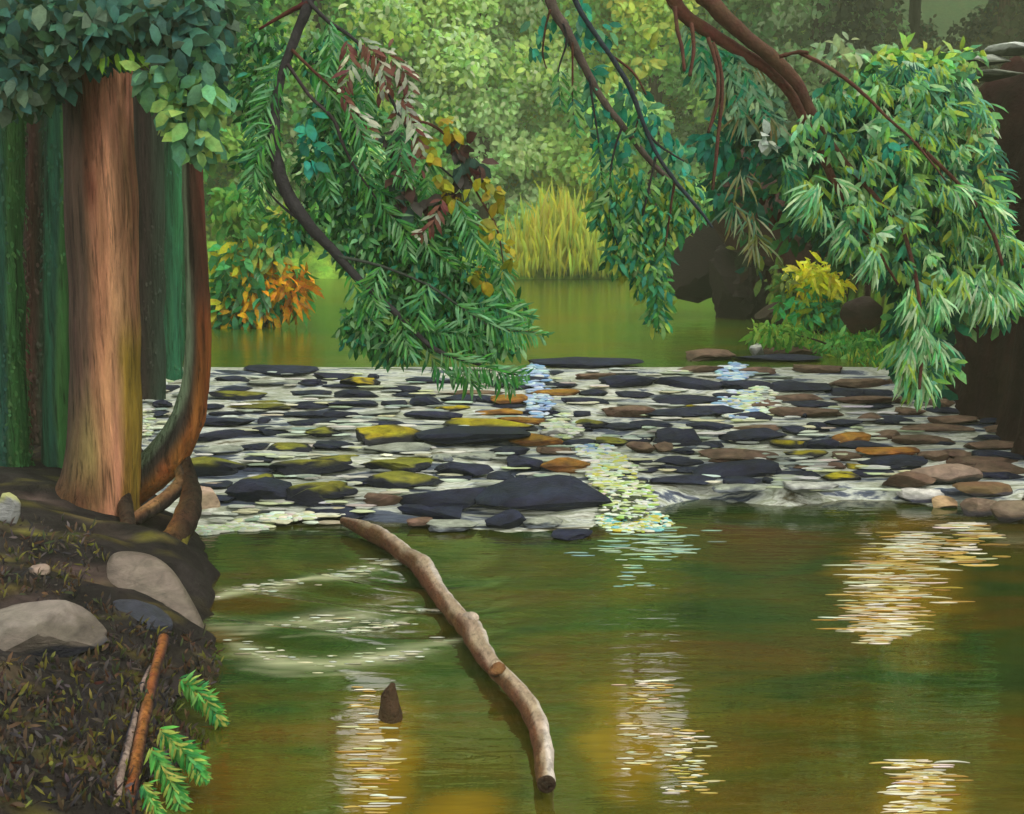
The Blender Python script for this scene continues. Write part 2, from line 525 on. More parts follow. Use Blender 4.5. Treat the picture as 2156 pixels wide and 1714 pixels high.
# ------------------------------------------------------------------ leaves (vectorised)
class Leaves:
    def __init__(self): self.b = []

    def add(self, P, D, Nn, L, W, Cc):
        n = len(P)
        b = lambda a: np.broadcast_to(np.asarray(a, float), (n,)).copy()
        self.b.append((P, D, Nn, b(L), b(W), np.broadcast_to(Cc, (n, 3)).copy()))

    def build(self, name, parent, mat=None, gap=False):
        P, D, Nn, L, W, Cc = [np.concatenate([x[i] for x in self.b]) for i in range(6)]
        if gap:  # leaves left out so shaped sky gaps reflect as pool glints
            q = P * [1, 1, -1]
            pp = project(q); keep = np.ones(len(P), bool)
            nn = wob(P, .5, 31)
            for (x, y, rx, ry) in PATCH:
                keep &= ~(np.hypot((pp[:, 0] - x) / rx, (pp[:, 1] - y) / ry) + .18 * nn < 1.0)
            P, D, Nn, L, W, Cc = [a[keep] for a in (P, D, Nn, L, W, Cc)]
        D = D / np.linalg.norm(D, axis=1)[:, None]
        Sd = np.cross(D, Nn); Sd /= np.maximum(np.linalg.norm(Sd, axis=1), 1e-6)[:, None]
        Nn = np.cross(Sd, D)
        n = len(P)
        prof = [(0, .06, 0), (.28, .8, .03), (.68, .85, -.02), (1.0, .05, -.22)]
        V = np.zeros((n, 8, 3))
        for k, (a, s, h) in enumerate(prof):
            base = P + D * (L * a)[:, None] + Nn * (L * h)[:, None]
            off = Sd * (W * .5 * s)[:, None]
            V[:, k] = base + off; V[:, 7 - k] = base - off
        i = np.arange(n)[:, None] * 8
        q = np.concatenate([i + np.array([[k, k + 1, 6 - k, 7 - k]]) for k in range(3)])
        col = np.repeat(Cc, 8, axis=0) * np.tile(np.array([.9, 1, 1.05, 1.1, 1.1, 1.05, 1, .9]), n)[:, None]
        return mesh_obj(name, V.reshape(-1, 3), None, mat or M_LEAF, parent, col, smooth=False, quads=q)


def pick(pal, n, jit=.16, r=None):
    r = r or rng
    pal = np.array([S(*p[:3]) for p in pal]); 
    i = r.integers(0, len(pal), n)
    return pal[i] * (1 + r.normal(0, jit, (n, 1))) * (1 + r.normal(0, .06, (n, 3)))


def unit(a):
    return a / np.maximum(np.linalg.norm(a, axis=-1, keepdims=True), 1e-9)


def mass(Lv, px, py, rx, ry, Y, thick, n, pal, size=(34, 15), down=.9, spread=.7):
    """ellipsoidal leafy mass at real depth Y (metres) with real thickness"""
    c = at(px, py, Y); k = Y / F
    U = unit(rng.normal(size=(n, 3))) * (rng.random((n, 1)) ** .45)
    P = c + U * [rx * k, thick, ry * k]
    D = unit(np.array([0, -.1, -down]) + rng.normal(0, spread, (n, 3)) + .5 * U)
    Nn = unit(np.array([.1, -1, .45]) + rng.normal(0, .45, (n, 3)))
    s = k * rng.uniform(.6, 1.35, n)
    Lv.add(P, D, Nn, size[0] * s, size[1] * s, pick(pal, n))


def comb(Lv, pts, Y, length, width, pal, step=9, taper=True, side=2, jitter=.24):
    """feathery frond: narrow leaflets hanging to both sides of a path; pts are 3-D or pixel points"""
    P3 = np.array([at(p[0], p[1], Y if len(p) < 3 else p[2]) if len(p) < 3 or True else p for p in pts])
    seg = np.linalg.norm(np.diff(P3, axis=0), axis=1); cum = np.concatenate([[0], np.cumsum(seg)])
    k = (Y if len(pts[0]) < 3 else pts[0][2]) / F
    n = max(3, int(cum[-1] / (step * k)))
    s = np.linspace(0, cum[-1], n)
    Q = np.stack([np.interp(s, cum, P3[:, j]) for j in range(3)], 1)
    T = unit(np.gradient(Q, axis=0))
    f = s / cum[-1]
    env = (np.sin(np.clip(f * .8 + .2, 0, 1) * math.pi) ** .5 + .25) if taper else np.ones(n)
    for sd_ in ([-1, 1] if side == 2 else [side]):
        perp = unit(np.cross(T, np.array([0, -1, 0.0]))) * sd_
        D = unit(perp * .8 + T * .55 + np.array([0, -.15, -.45]) + rng.normal(0, jitter, (n, 3)))
        Nn = unit(np.array([0, -1, .4]) + rng.normal(0, .25, (n, 3)))
        Lv.add(Q + rng.normal(0, .004, (n, 3)), D, Nn, length * k * env * rng.uniform(.8, 1.2, n), width * k * rng.uniform(.8, 1.2, n), pick(pal, n, .12))


def fan(Lv, px, py, Y, R, n, pal, ang=0, spread=55, width=8):
    """spray of narrow leaflets fanning down from one point"""
    c = at(px, py, Y); k = Y / F
    a = np.radians(ang + np.linspace(-spread, spread, n) + rng.normal(0, 9, n))
    D = unit(np.stack([np.sin(a), rng.normal(-.25, .2, n), -np.cos(a)], 1))
    Nn = unit(np.array([0, -1, .45]) + rng.normal(0, .2, (n, 3)))
    Lv.add(np.repeat(c[None], n, 0) + rng.normal(0, 5 * k, (n, 3)) + D * R * k * rng.uniform(-.05, .3, (n, 1)), D, Nn, R * k * rng.uniform(.5, 1.1, n), width * k, pick(pal, n, .14))


def inpoly(p, poly):
    x, y = p; c = False; j = len(poly) - 1
    for i in range(len(poly)):
        xi, yi = poly[i]; xj, yj = poly[j]
        if (yi > y) != (yj > y) and x < (xj - xi) * (y - yi) / (yj - yi) + xi: c = not c
        j = i
    return c


def polypts(poly, n):
    a = np.array(poly); lo, hi = a.min(0), a.max(0); out = []
    while len(out) < n:
        p = rng.uniform(lo, hi)
        if inpoly(p, poly): out.append(p)
    return out


def limb(pts, ws, Y, col, n=8, lump=.05, seed=1):
    """pixel path -> tapered tube; pts may carry their own depth as third value; ws = widths in pixels"""
    P = [at(p[0], p[1], p[2] if len(p) > 2 else Y) for p in pts]
    R = [w_ * (p[2] if len(p) > 2 else Y) / F / 2 for p, w_ in zip(pts, ws)]
    return tube(P, R, n, col, lump=lump, seed=seed)


# ------------------------------------------------------------------ far trees
def far_tree(label, x, y, h, r, base, pal, n, leaf, trunkcol=(70, 60, 45), cat='tree', group='trees on the far bank', gap=True, blobs=26, tr=.22, name='broadleaf_tree'):
    z0 = float(hgt(np.array([x]), np.array([y]))[0]) - .1
    t = empty(name, (x, y, z0), label, cat, group)
    parts = [tube([(x, y, z0), (x + .1 * r * .3, y, z0 + h * .3), (x - .05 * r, y, z0 + h * .62), (x, y, z0 + h * .92)], [tr * 1.5, tr, tr * .7, tr * .2], 10, S(*trunkcol), lump=.1)]
    for k in range(6):
        a = k * 2.4 + x; zz = z0 + h * (.3 + .09 * k)
        parts.append(tube([(x, y, zz), (x + math.cos(a) * r * .4, y + math.sin(a) * r * .4, zz + .1 * h), (x + math.cos(a) * r * .8, y + math.sin(a) * r * .8, zz + .14 * h)],
                          [tr * .45, tr * .3, tr * .1], 6, S(*trunkcol)))
    put('trunk', merge(parts), M_BARK, t)
    Lv = Leaves()
    r2 = np.random.default_rng(int(abs(x * 13 + y * 7)) + 3)
    zs = z0 + base
    # low, finely leaved boughs, then the tall crown above
    for (za, zb, nb, m, lf, rr0) in [(zs, z0 + 13, 60, int(n * 2.6) // 60, leaf * .62, 1.25), (z0 + 12, z0 + h, 64, int(n * .5) // 64, leaf * 1.9, 2.5)]:
        for b in range(nb):
            q = (b + r2.random()) / nb
            zz = za + (zb - za) * q
            env = r * (.55 + .45 * min(1, (zz - zs) / 6 + .3)) * (1 if zz < z0 + h * .75 else 1 - .55 * (zz - z0 - h * .75) / (h * .25))
            a_ = r2.uniform(0, 6.283); d = env * r2.random() ** .5
            cc = np.array([x + math.cos(a_) * d, y + math.sin(a_) * d * .7, zz])
            rr = rr0 * r2.uniform(.7, 1.3)
            U = unit(r2.normal(size=(m, 3))) * (r2.random((m, 1)) ** .35)
            P = cc + U * [rr, rr, rr * .75]
            P[:, 2] = np.maximum(P[:, 2], z0 + .1)
            D = unit(r2.normal(size=(m, 3)) + [0, 0, -.5]); Nn = unit(r2.normal(0, .28, (m, 3)) + [.45, -.9, .55])
            s = lf * r2.uniform(.6, 1.3, m)
            pb = pal[r2.integers(len(pal))]
            Lv.add(P, D, Nn, s, s * .66, pick([pb, pb, pal[r2.integers(len(pal))]], m, .10, r2))
    Lv.build('crown', t, M_FARLEAF, gap=gap)
    return t


PALE = [(200, 230, 168), (184, 226, 154), (206, 230, 180), (194, 226, 134)]
LIME = [(190, 224, 118), (206, 218, 104), (164, 220, 138), (182, 222, 132)]
MID = [(110, 186, 92), (138, 198, 88), (96, 172, 84), (160, 200, 92)]
DEEP = [(36, 88, 52), (50, 100, 50), (62, 104, 52), (34, 78, 44)]
OLIVE = [(84, 94, 58), (70, 76, 50), (98, 102, 44), (58, 70, 56)]
YEL = [(186, 188, 60), (190, 196, 84), (166, 188, 76)]

FT = [('tall pale green tree behind the pool, filling the gap between the hanging branches', -1.2, 43, 33, 5.0, PALE, 8000),
      ('yellow green tree on the far bank right of the pale one, behind the forked branch', 5.2, 42, 32, 4.6, LIME, 8000),
      ('bright mid green tree at the far left bank, behind the long curved branch', -7.0, 40.5, 33, 4.4, MID + PALE[:1], 8000),
      ('mid green tree just right of the slim curved trunk, beyond the pool', -12.5, 39.5, 32, 4.6, MID, 8000),
      ('deep green tree beyond the slim curved trunk on the left', -18.5, 39, 32, 5.2, DEEP, 5000),
      ('grey green tree between the yellow green tree and the dull olive one', 10.8, 41, 33, 4.6, [(140, 170, 124), (116, 154, 100), (124, 176, 112)], 8000),
      ('dull olive tree at top right, above the pale rock ledge', 16.2, 38, 31, 5, OLIVE, 8000),
      ('dark olive tree at the top right corner behind the brown bank', 22, 37, 31, 5.4, OLIVE, 6000),
      ('pale tree in the second row, left of the tall pale green tree', -4.4, 50, 36, 5.6, PALE + MID, 5000),
      ('lime green tree in the second row above the yellow reeds', 2.6, 50, 37, 5.6, LIME + PALE, 6000),
      ('dusky green tree in the second row above the right hand branches', 9, 50, 36, 5.6, LIME + DEEP[:1], 5000),
      ('mid green tree in the second row behind the long curved branch', -11.5, 49, 36, 5.8, MID + DEEP, 5000),
      ('dark green tree at the back left, above the row of trunks', -21, 49, 36, 7, DEEP, 4000),
      ('olive tree in the second row at top right', 17, 49, 36, 6, OLIVE + DEEP, 4000),
      ('broad olive tree in the second row between two dark trees at top right', 21.5, 45, 33, 6, OLIVE, 5000),
      ('dark green tree at the far right end of the second row', 26, 48, 35, 7, DEEP + OLIVE, 4000)]
for (lab, x_, y_, h_, r_, pal_, n_) in FT:
    far_tree(lab, x_, y_, h_, r_, .2, pal_, n_, .46)

# undergrowth on the far bank: yellow spiky reeds and bushes
def reeds():
    c = at(1190, 585, 37.5)
    t = empty('reed_clump', (c[0], c[1], .5), 'clump of tall yellow reeds on the far bank in the middle', 'reeds')
    Lv = Leaves()
    for (px, top) in [(1105, 480), (1130, 430), (1150, 470), (1175, 385), (1195, 400), (1215, 450), (1240, 480), (1262, 430), (1290, 500), (1320, 520), (1080, 530), (1350, 540)]:
        n = 130
        h = (588 - top) * 37 / F
        b = at(px, 590, 37.2)
        P = np.array([b[0], b[1], .5]) + rng.normal(0, 1, (n, 3)) * [.45, .7, 0] + np.outer(rng.random(n) * .55 * h, [0, 0, 1])
        D = unit(np.array([0, 0, 1]) + rng.normal(0, .16, (n, 3)))
        Nn = unit(np.array([0, -1, .2]) + rng.normal(0, .3, (n, 3)))
        Lv.add(P, D, Nn, rng.uniform(.25, .55, n) * h, .085, pick(YEL, n, .12))
    tag(Lv.build('blades', t, M_FARLEAF), kind='stuff')
reeds()


def bush(name, label, items, px, py, Y, cat='bush', stemcol=(60, 50, 34)):
    """items: (px,py,rx,ry,n,pal,size) masses around a real position, with stems to the ground"""
    b = ground(px, py) if Y is None else np.array([at(px, py, Y)[0], Y, float(hgt(np.array([at(px, py, Y)[0]]), np.array([Y]))[0])])
    Y = b[1]
    t = empty(name, tuple(b), label, cat)
    Lv = Leaves(); st = []
    for (x, y, rx, ry, n, pal, size) in items:
        mass(Lv, x, y, rx, ry, Y, rx * Y / F * .8, n, pal, size)
        e = at(x, y, Y)
        st.append(tube([b, (b + e) / 2 + [.03, .02, .05], e], [.02 * Y / 15, .015 * Y / 15, .006], 6, S(*stemcol)))
    put('stem', merge(st), M_TWIG, t)
    Lv.build('foliage', t)
    return t


bush('flowering_bush', 'low bush with orange and yellow leaves at the left edge of the upper pool',
     [(500, 560, 55, 60, 260, [(80, 160, 90), (60, 150, 80), (180, 185, 40)], (34, 14)), (560, 520, 50, 40, 200, [(110, 170, 100), (90, 165, 90), (160, 170, 70)], (30, 14)),
      (560, 600, 60, 60, 260, [(232, 160, 16), (222, 176, 24), (60, 160, 100), (120, 176, 136)], (36, 11)), (620, 600, 34, 60, 150, [(212, 146, 20), (190, 120, 20), (70, 140, 60)], (38, 9)),
      (530, 660, 60, 26, 150, [(214, 152, 24), (220, 170, 30), (60, 150, 90)], (30, 12)), (470, 640, 30, 50, 130, [(30, 110, 60), (50, 140, 60), (200, 190, 40)], (34, 14)),
      (600, 470, 50, 36, 120, [(130, 175, 70), (160, 175, 60)], (28, 14)), (490, 440, 50, 60, 200, [(70, 140, 60), (110, 160, 60)], (30, 14))], 550, 700, 19.0)
bush('round_bush', 'round yellow green bush on the right bank under the overhanging leaves',
     [(1720, 590, 62, 45, 420, [(222, 220, 30), (200, 210, 40), (220, 222, 80)], (30, 9)), (1700, 640, 60, 40, 300, [(60, 160, 90), (90, 170, 70), (150, 170, 40)], (30, 10)),
      (1760, 655, 60, 35, 240, [(60, 155, 90), (120, 170, 60), (80, 170, 110)], (30, 10)), (1650, 600, 30, 50, 120, [(100, 120, 50), (70, 110, 50)], (22, 8))], 1720, 700, 17.0)
bush('grassy_shrub', 'small bright green shrub at the water edge below the yellow bush',
     [(1640, 700, 70, 22, 160, [(110, 165, 60), (80, 150, 50), (140, 175, 70)], (26, 8)), (1800, 730, 90, 30, 260, [(90, 165, 70), (60, 150, 60), (120, 180, 90)], (24, 8)),
      (1870, 770, 60, 36, 200, [(70, 160, 80), (50, 150, 60)], (24, 8))], 1790, 745, 14.8)

# ------------------------------------------------------------------ left bank trees
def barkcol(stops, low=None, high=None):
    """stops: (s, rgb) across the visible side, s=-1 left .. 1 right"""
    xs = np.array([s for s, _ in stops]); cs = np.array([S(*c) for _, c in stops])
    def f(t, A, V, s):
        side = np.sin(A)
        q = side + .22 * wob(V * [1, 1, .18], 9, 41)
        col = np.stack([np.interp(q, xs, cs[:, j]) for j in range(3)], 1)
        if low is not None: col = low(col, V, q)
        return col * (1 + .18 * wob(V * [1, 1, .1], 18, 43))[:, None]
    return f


def tree_left():
    b = ground(215, 1050)
    Y = b[1]
    t = empty('redwood_tree', tuple(b), 'thick reddish brown trunk with salmon right side and leafy dark crown, front left', 'tree')
    pts = [(200, 1110), (205, 1060), (215, 1000), (222, 900), (222, 780), (220, 600), (214, 450), (208, 300), (204, 150), (200, -60), (196, -500), (190, -1500), (186, -2600)]
    ws = [222, 186, 162, 149, 144, 142, 146, 138, 140, 142, 140, 120, 60]
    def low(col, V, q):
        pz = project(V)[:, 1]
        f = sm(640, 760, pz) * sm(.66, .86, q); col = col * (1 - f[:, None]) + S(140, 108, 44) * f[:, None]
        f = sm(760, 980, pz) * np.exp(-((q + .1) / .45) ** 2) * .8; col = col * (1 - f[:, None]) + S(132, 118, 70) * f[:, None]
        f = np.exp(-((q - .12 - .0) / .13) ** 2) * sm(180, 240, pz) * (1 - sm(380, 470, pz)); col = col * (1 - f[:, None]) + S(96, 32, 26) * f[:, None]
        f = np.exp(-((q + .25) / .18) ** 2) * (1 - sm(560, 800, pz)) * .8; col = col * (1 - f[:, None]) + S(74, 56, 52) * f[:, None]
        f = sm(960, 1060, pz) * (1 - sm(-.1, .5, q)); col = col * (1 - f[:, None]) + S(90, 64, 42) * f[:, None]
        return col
    V = limb([(x, y, Y) for x, y in pts], ws, Y, barkcol([(-1, (60, 48, 42)), (-.45, (82, 62, 54)), (-.1, (104, 76, 64)), (.05, (150, 102, 80)), (.4, (182, 124, 95)), (.8, (196, 140, 110)), (1, (150, 104, 80))], low), n=40, lump=.035, seed=3)  # lit right side and dark left side painted into the bark colour
    put('trunk', V, M_BARK, t)
    rc = barkcol([(-1, (50, 40, 34)), (0, (76, 56, 42)), (.6, (104, 72, 50)), (1, (84, 62, 40))])
    for k, (p, ws_) in enumerate([([(160, 1000, Y + .05), (120, 1052, Y - .12), (70, 1090, Y - .32), (20, 1124, Y - .5), (-30, 1180, Y - .6)], [40, 34, 26, 18, 6]),
                                  ([(250, 1020, Y - .05), (262, 1062, Y - .15), (270, 1110, Y - .35), (262, 1160, Y - .5), (250, 1220, Y - .5)], [40, 34, 30, 20, 6])]):
        put('root', limb(p, ws_, Y, rc, n=18, lump=.10, seed=k + 5), M_BARK, t)
    Lv = Leaves()
    TE = [(52, 100, 90), (44, 86, 76), (64, 112, 92), (38, 72, 52), (84, 106, 84), (46, 78, 44)]
    for (x, y, rx, ry, n) in [(60, 60, 110, 70, 170), (200, 40, 120, 60, 170), (330, 50, 110, 60, 170), (400, 120, 70, 60, 120), (60, 150, 90, 60, 90), (170, 100, 70, 30, 60), (230, 90, 60, 26, 40),
                              (420, 20, 60, 40, 70), (90, 170, 60, 30, 30), (30, 210, 40, 30, 20)]:
        mass(Lv, x, y, rx, ry, Y - .55, .35, int(n * 1.9), TE, (42, 25), .7, .7)
    GR = [(92, 142, 92), (112, 154, 84), (70, 124, 92), (84, 134, 100), (132, 168, 84)]
    for (x, y, rx, ry, n) in [(360, 170, 60, 40, 50), (400, 240, 50, 50, 50), (420, 300, 40, 36, 30), (440, 180, 30, 60, 30), (330, 160, 30, 24, 14)]:
        mass(Lv, x, y, rx, ry, Y - .6, .25, int(n * 1.7), GR, (40, 26), .8, .5)
    mass(Lv, 220, 112, 90, 14, Y - .65, .1, 26, [(130, 180, 60), (80, 140, 90)], (36, 12), 1, .2)
    # crown above the frame
    for z_, r_, n_ in [(4.6, 1.6, 500), (5.6, 2.1, 700), (7.0, 2.3, 800), (8.6, 1.8, 600), (10.2, 1.2, 400)]:
        U = unit(rng.normal(size=(n_, 3))) * (rng.random((n_, 1)) ** .4)
        P = np.array([b[0] - .4, Y + .2, z_]) + U * [r_, r_, .8]
        P[:, 0] = np.minimum(P[:, 0], b[0] + 1.0 + .2 * rng.random(n_))
        Lv.add(P, unit(rng.normal(size=(n_, 3)) + [0, 0, -.6]), unit(rng.normal(0, .5, (n_, 3)) + [0, -.6, .8]), .17, .10, pick(TE, n_))
    Lv.build('crown', t)
    tw = []
    for p in [[(200, 0, Y), (280, 60, Y - .4), (380, 120, Y - .55), (410, 260, Y - .6)], [(180, 20, Y), (100, 70, Y - .4), (30, 140, Y - .55)], [(300, 70, Y - .42), (400, 30, Y - .5), (450, 10, Y - .5)]]:
        tw.append(limb(p, [16, 12, 8, 3][:len(p)], Y, S(66, 52, 40), n=7))
    put('limb', merge(tw), M_TWIG, t)
    return Y
YT = tree_left()


def slim_tree():
    b = ground(300, 1040)
    Y = YT + .25
    t = empty('slim_tree', (at(300, 1030, Y)[0], Y, b[2]), 'slender trunk curving out of a hooked base beside the thick trunk', 'tree')
    pts = [(268, 1050), (300, 1010), (345, 965), (385, 905), (406, 840), (416, 760), (418, 680), (414, 560), (408, 440), (404, 330), (402, 240), (398, 60), (392, -300), (384, -900), (380, -1500)]
    ws = [60, 84, 88, 76, 62, 54, 52, 46, 44, 42, 40, 38, 34, 24, 12]
    def low(col, V, q):
        pz = project(V)[:, 1]
        f = sm(600, 700, pz) * sm(.1, .6, q); col = col * (1 - f[:, None]) + S(146, 84, 44) * f[:, None]
        f = sm(820, 900, pz) * np.exp(-((q + .15) / .3) ** 2); col = col * (1 - f[:, None]) + S(44, 38, 38) * f[:, None]
        return col
    bc = barkcol([(-1, (112, 132, 104)), (-.4, (118, 136, 110)), (-.05, (66, 56, 48)), (.4, (70, 50, 40)), (1, (96, 60, 44))], low)
    put('trunk', limb(pts, ws, Y, bc, n=24, lump=.05, seed=9), M_BARK, t)
    rc = barkcol([(-1, (48, 38, 36)), (-.2, (52, 42, 40)), (.3, (128, 92, 60)), (1, (150, 112, 80))])
    put('root', limb([(372, 960, Y), (385, 1010, Y - .1), (350, 1050, Y - .3), (300, 1084, Y - .45), (262, 1112, Y - .5), (236, 1150, Y - .5)], [30, 34, 34, 32, 26, 8], Y, rc, n=14, lump=.1, seed=11), M_BARK, t)
    put('root', limb([(384, 960, Y), (398, 1010, Y - .1), (400, 1060, Y - .35), (378, 1118, Y - .6), (335, 1158, Y - .78), (285, 1172, Y - .85), (240, 1200, Y - .8)], [30, 36, 50, 58, 52, 36, 10], Y,
                     barkcol([(-1, (44, 33, 28)), (0, (70, 48, 33)), (.6, (104, 66, 38)), (1, (120, 92, 44))]), n=16, lump=.12, seed=12), M_BARK, t)
    put('root', limb([(396, 1050, Y - .35), (392, 1110, Y - .55), (372, 1165, Y - .8), (340, 1200, Y - .95), (320, 1240, Y - .95)], [24, 26, 26, 18, 6], Y, barkcol([(-1, (90, 84, 34)), (1, (140, 128, 36))]), n=12, lump=.15, seed=13), M_BARK, t)
    Lv = Leaves()
    for k in range(8):
        mass(Lv, 380 + 20 * math.sin(k * 2), -150 - 170 * k, 150, 110, Y, .5, 130, DEEP + [(74, 124, 104)], (40, 22), .7, .7)
    Lv.build('crown', t)
slim_tree()

# mossy trunks behind on the left
def back_trunk(label, xb, yb, xt, wb, wt, Y, stops, seed, name='mossy_tree'):
    z = float(hgt(np.array([at(xb, yb, Y)[0]]), np.array([Y]))[0])
    x0 = at(xb, yb, Y)[0]
    t = empty(name, (x0, Y, z - .1), label, 'tree', 'mossy trunks on the left bank')
    k = Y / F
    xt3 = at(xt, 0, Y)[0]
    P = [(x0 * 1.0, Y, z - .25), (x0, Y, z + .1), (x0 + (xt3 - x0) * .3, Y, z + 1.2), (xt3, Y, z + 3.6), (xt3, Y + .1, z + 7), (xt3 + .1, Y, z + 12)]
    R = [wb * k * .68, wb * k * .55, wt * k * .52, wt * k * .5, wt * k * .42, wt * k * .12]
    tv = tube(P, R, 26, barkcol(stops), lump=.12, seed=seed, flute=.05)
    put('trunk', tv, M_BARK, t)
    ms = Leaves(); idx = rng.integers(0, len(tv[0]), 2600); Pm = tv[0][idx] + rng.normal(0, .03, (2600, 3)) * [0, 0, 4]; ax = np.interp(Pm[:, 2], [p[2] for p in P], [p[0] for p in P])
    ok = (Pm[:, 2] < z + 4.5) & (wob(Pm * [1, 1, .5], 2.2, seed) > -.1); Pm, ax = Pm[ok], ax[ok]
    Om = unit(np.stack([Pm[:, 0] - ax, Pm[:, 1] - Y, 0 * ax], 1))
    ms.add(Pm + Om * .005, unit(rng.normal(0, .3, Pm.shape) + [0, 0, -1] + Om * .4), Om, rng.uniform(.02, .06, len(Pm)), rng.uniform(.012, .03, len(Pm)),
           tv[2][idx][ok] * rng.uniform(.8, 1.5, (len(Pm), 1)))
    tag(ms.build('moss', t), kind='stuff')
    Lv = Leaves()
    for zz in (4.6, 6.2, 8, 9.8, 11.2):
        n = 260; U = unit(rng.normal(size=(n, 3)))* (rng.random((n, 1)) ** .4)
        Lv.add(np.array([xt3 - .3, Y, z + zz]) + U * [1.5, 1.5, .9], unit(rng.normal(size=(n, 3)) + [0, 0, -.6]), unit(rng.normal(0, .5, (n, 3)) + [0, -.6, .8]), .2, .12, pick(DEEP, n))
    Lv.build('crown', t, gap=True)
GB = [(-1, (30, 60, 46)), (-.3, (38, 86, 62)), (.3, (34, 74, 62)), (.6, (66, 110, 58)), (1, (44, 90, 44))]
BR = [(-1, (50, 36, 32)), (0, (74, 46, 40)), (.5, (60, 48, 42)), (1, (36, 66, 46))]
back_trunk('dark green mossy trunk at the left edge of the picture', 22, 980, 18, 80, 66, YT + .7, GB, 51)
back_trunk('narrow dark brown trunk between two mossy green trunks on the left', 76, 960, 84, 60, 44, YT + 1.3, BR, 52)
back_trunk('green mossy trunk close against the left side of the thick reddish trunk', 122, 960, 124, 56, 50, YT + .8, GB, 53)
back_trunk('dark brown trunk just right of the thick reddish trunk', 312, 830, 300, 66, 60, YT + 4.5, [(-1, (40, 32, 30)), (0, (54, 42, 40)), (1, (44, 62, 50))], 54)
back_trunk('dark green trunk behind the slender curved trunk, right of the brown one', 356, 820, 350, 52, 46, YT + 5.6, [(-1, (62, 42, 38)), (0, (40, 84, 60)), (1, (44, 110, 74))], 55)
back_trunk('dim brown green trunk in the back row, left of the dark brown trunk pair', 60, 900, 40, 90, 80, YT + 3.2, [(-1, (40, 62, 44)), (0, (44, 54, 44)), (1, (40, 70, 52))], 56)
back_trunk('dim green trunk furthest back behind the pair of dark trunks', 392, 790, 388, 60, 50, YT + 7.2, [(-1, (44, 90, 58)), (0, (34, 76, 50)), (1, (56, 110, 60))], 57)

bush('bank_shrub', 'dark green undergrowth on the left bank behind the row of trunks',
     [(330, 560, 70, 150, 420, DEEP, (40, 20)), (60, 560, 90, 200, 600, DEEP, (44, 24)), (330, 740, 60, 50, 260, [(60, 110, 40), (84, 130, 44), (40, 80, 40)], (30, 12)),
      (70, 830, 110, 100, 420, [(36, 100, 66), (40, 84, 50)], (40, 18)), (370, 740, 26, 50, 110, [(120, 160, 30), (100, 150, 40)], (30, 12)), (330, 380, 80, 120, 340, DEEP, (40, 20)),
      (60, 330, 90, 130, 380, DEEP, (44, 24))], 250, 800, 16.5)

# ------------------------------------------------------------------ hanging branches
DK = S(44, 42, 44); BN = S(74, 44, 34)
GA = [(76, 142, 76), (56, 124, 66), (98, 156, 100), (50, 116, 56), (120, 164, 116), (40, 126, 96), (84, 150, 60)]
GD = [(34, 92, 40), (50, 110, 46), (30, 80, 50)]
TEAL = [(24, 124, 100), (40, 140, 112), (20, 104, 82)]


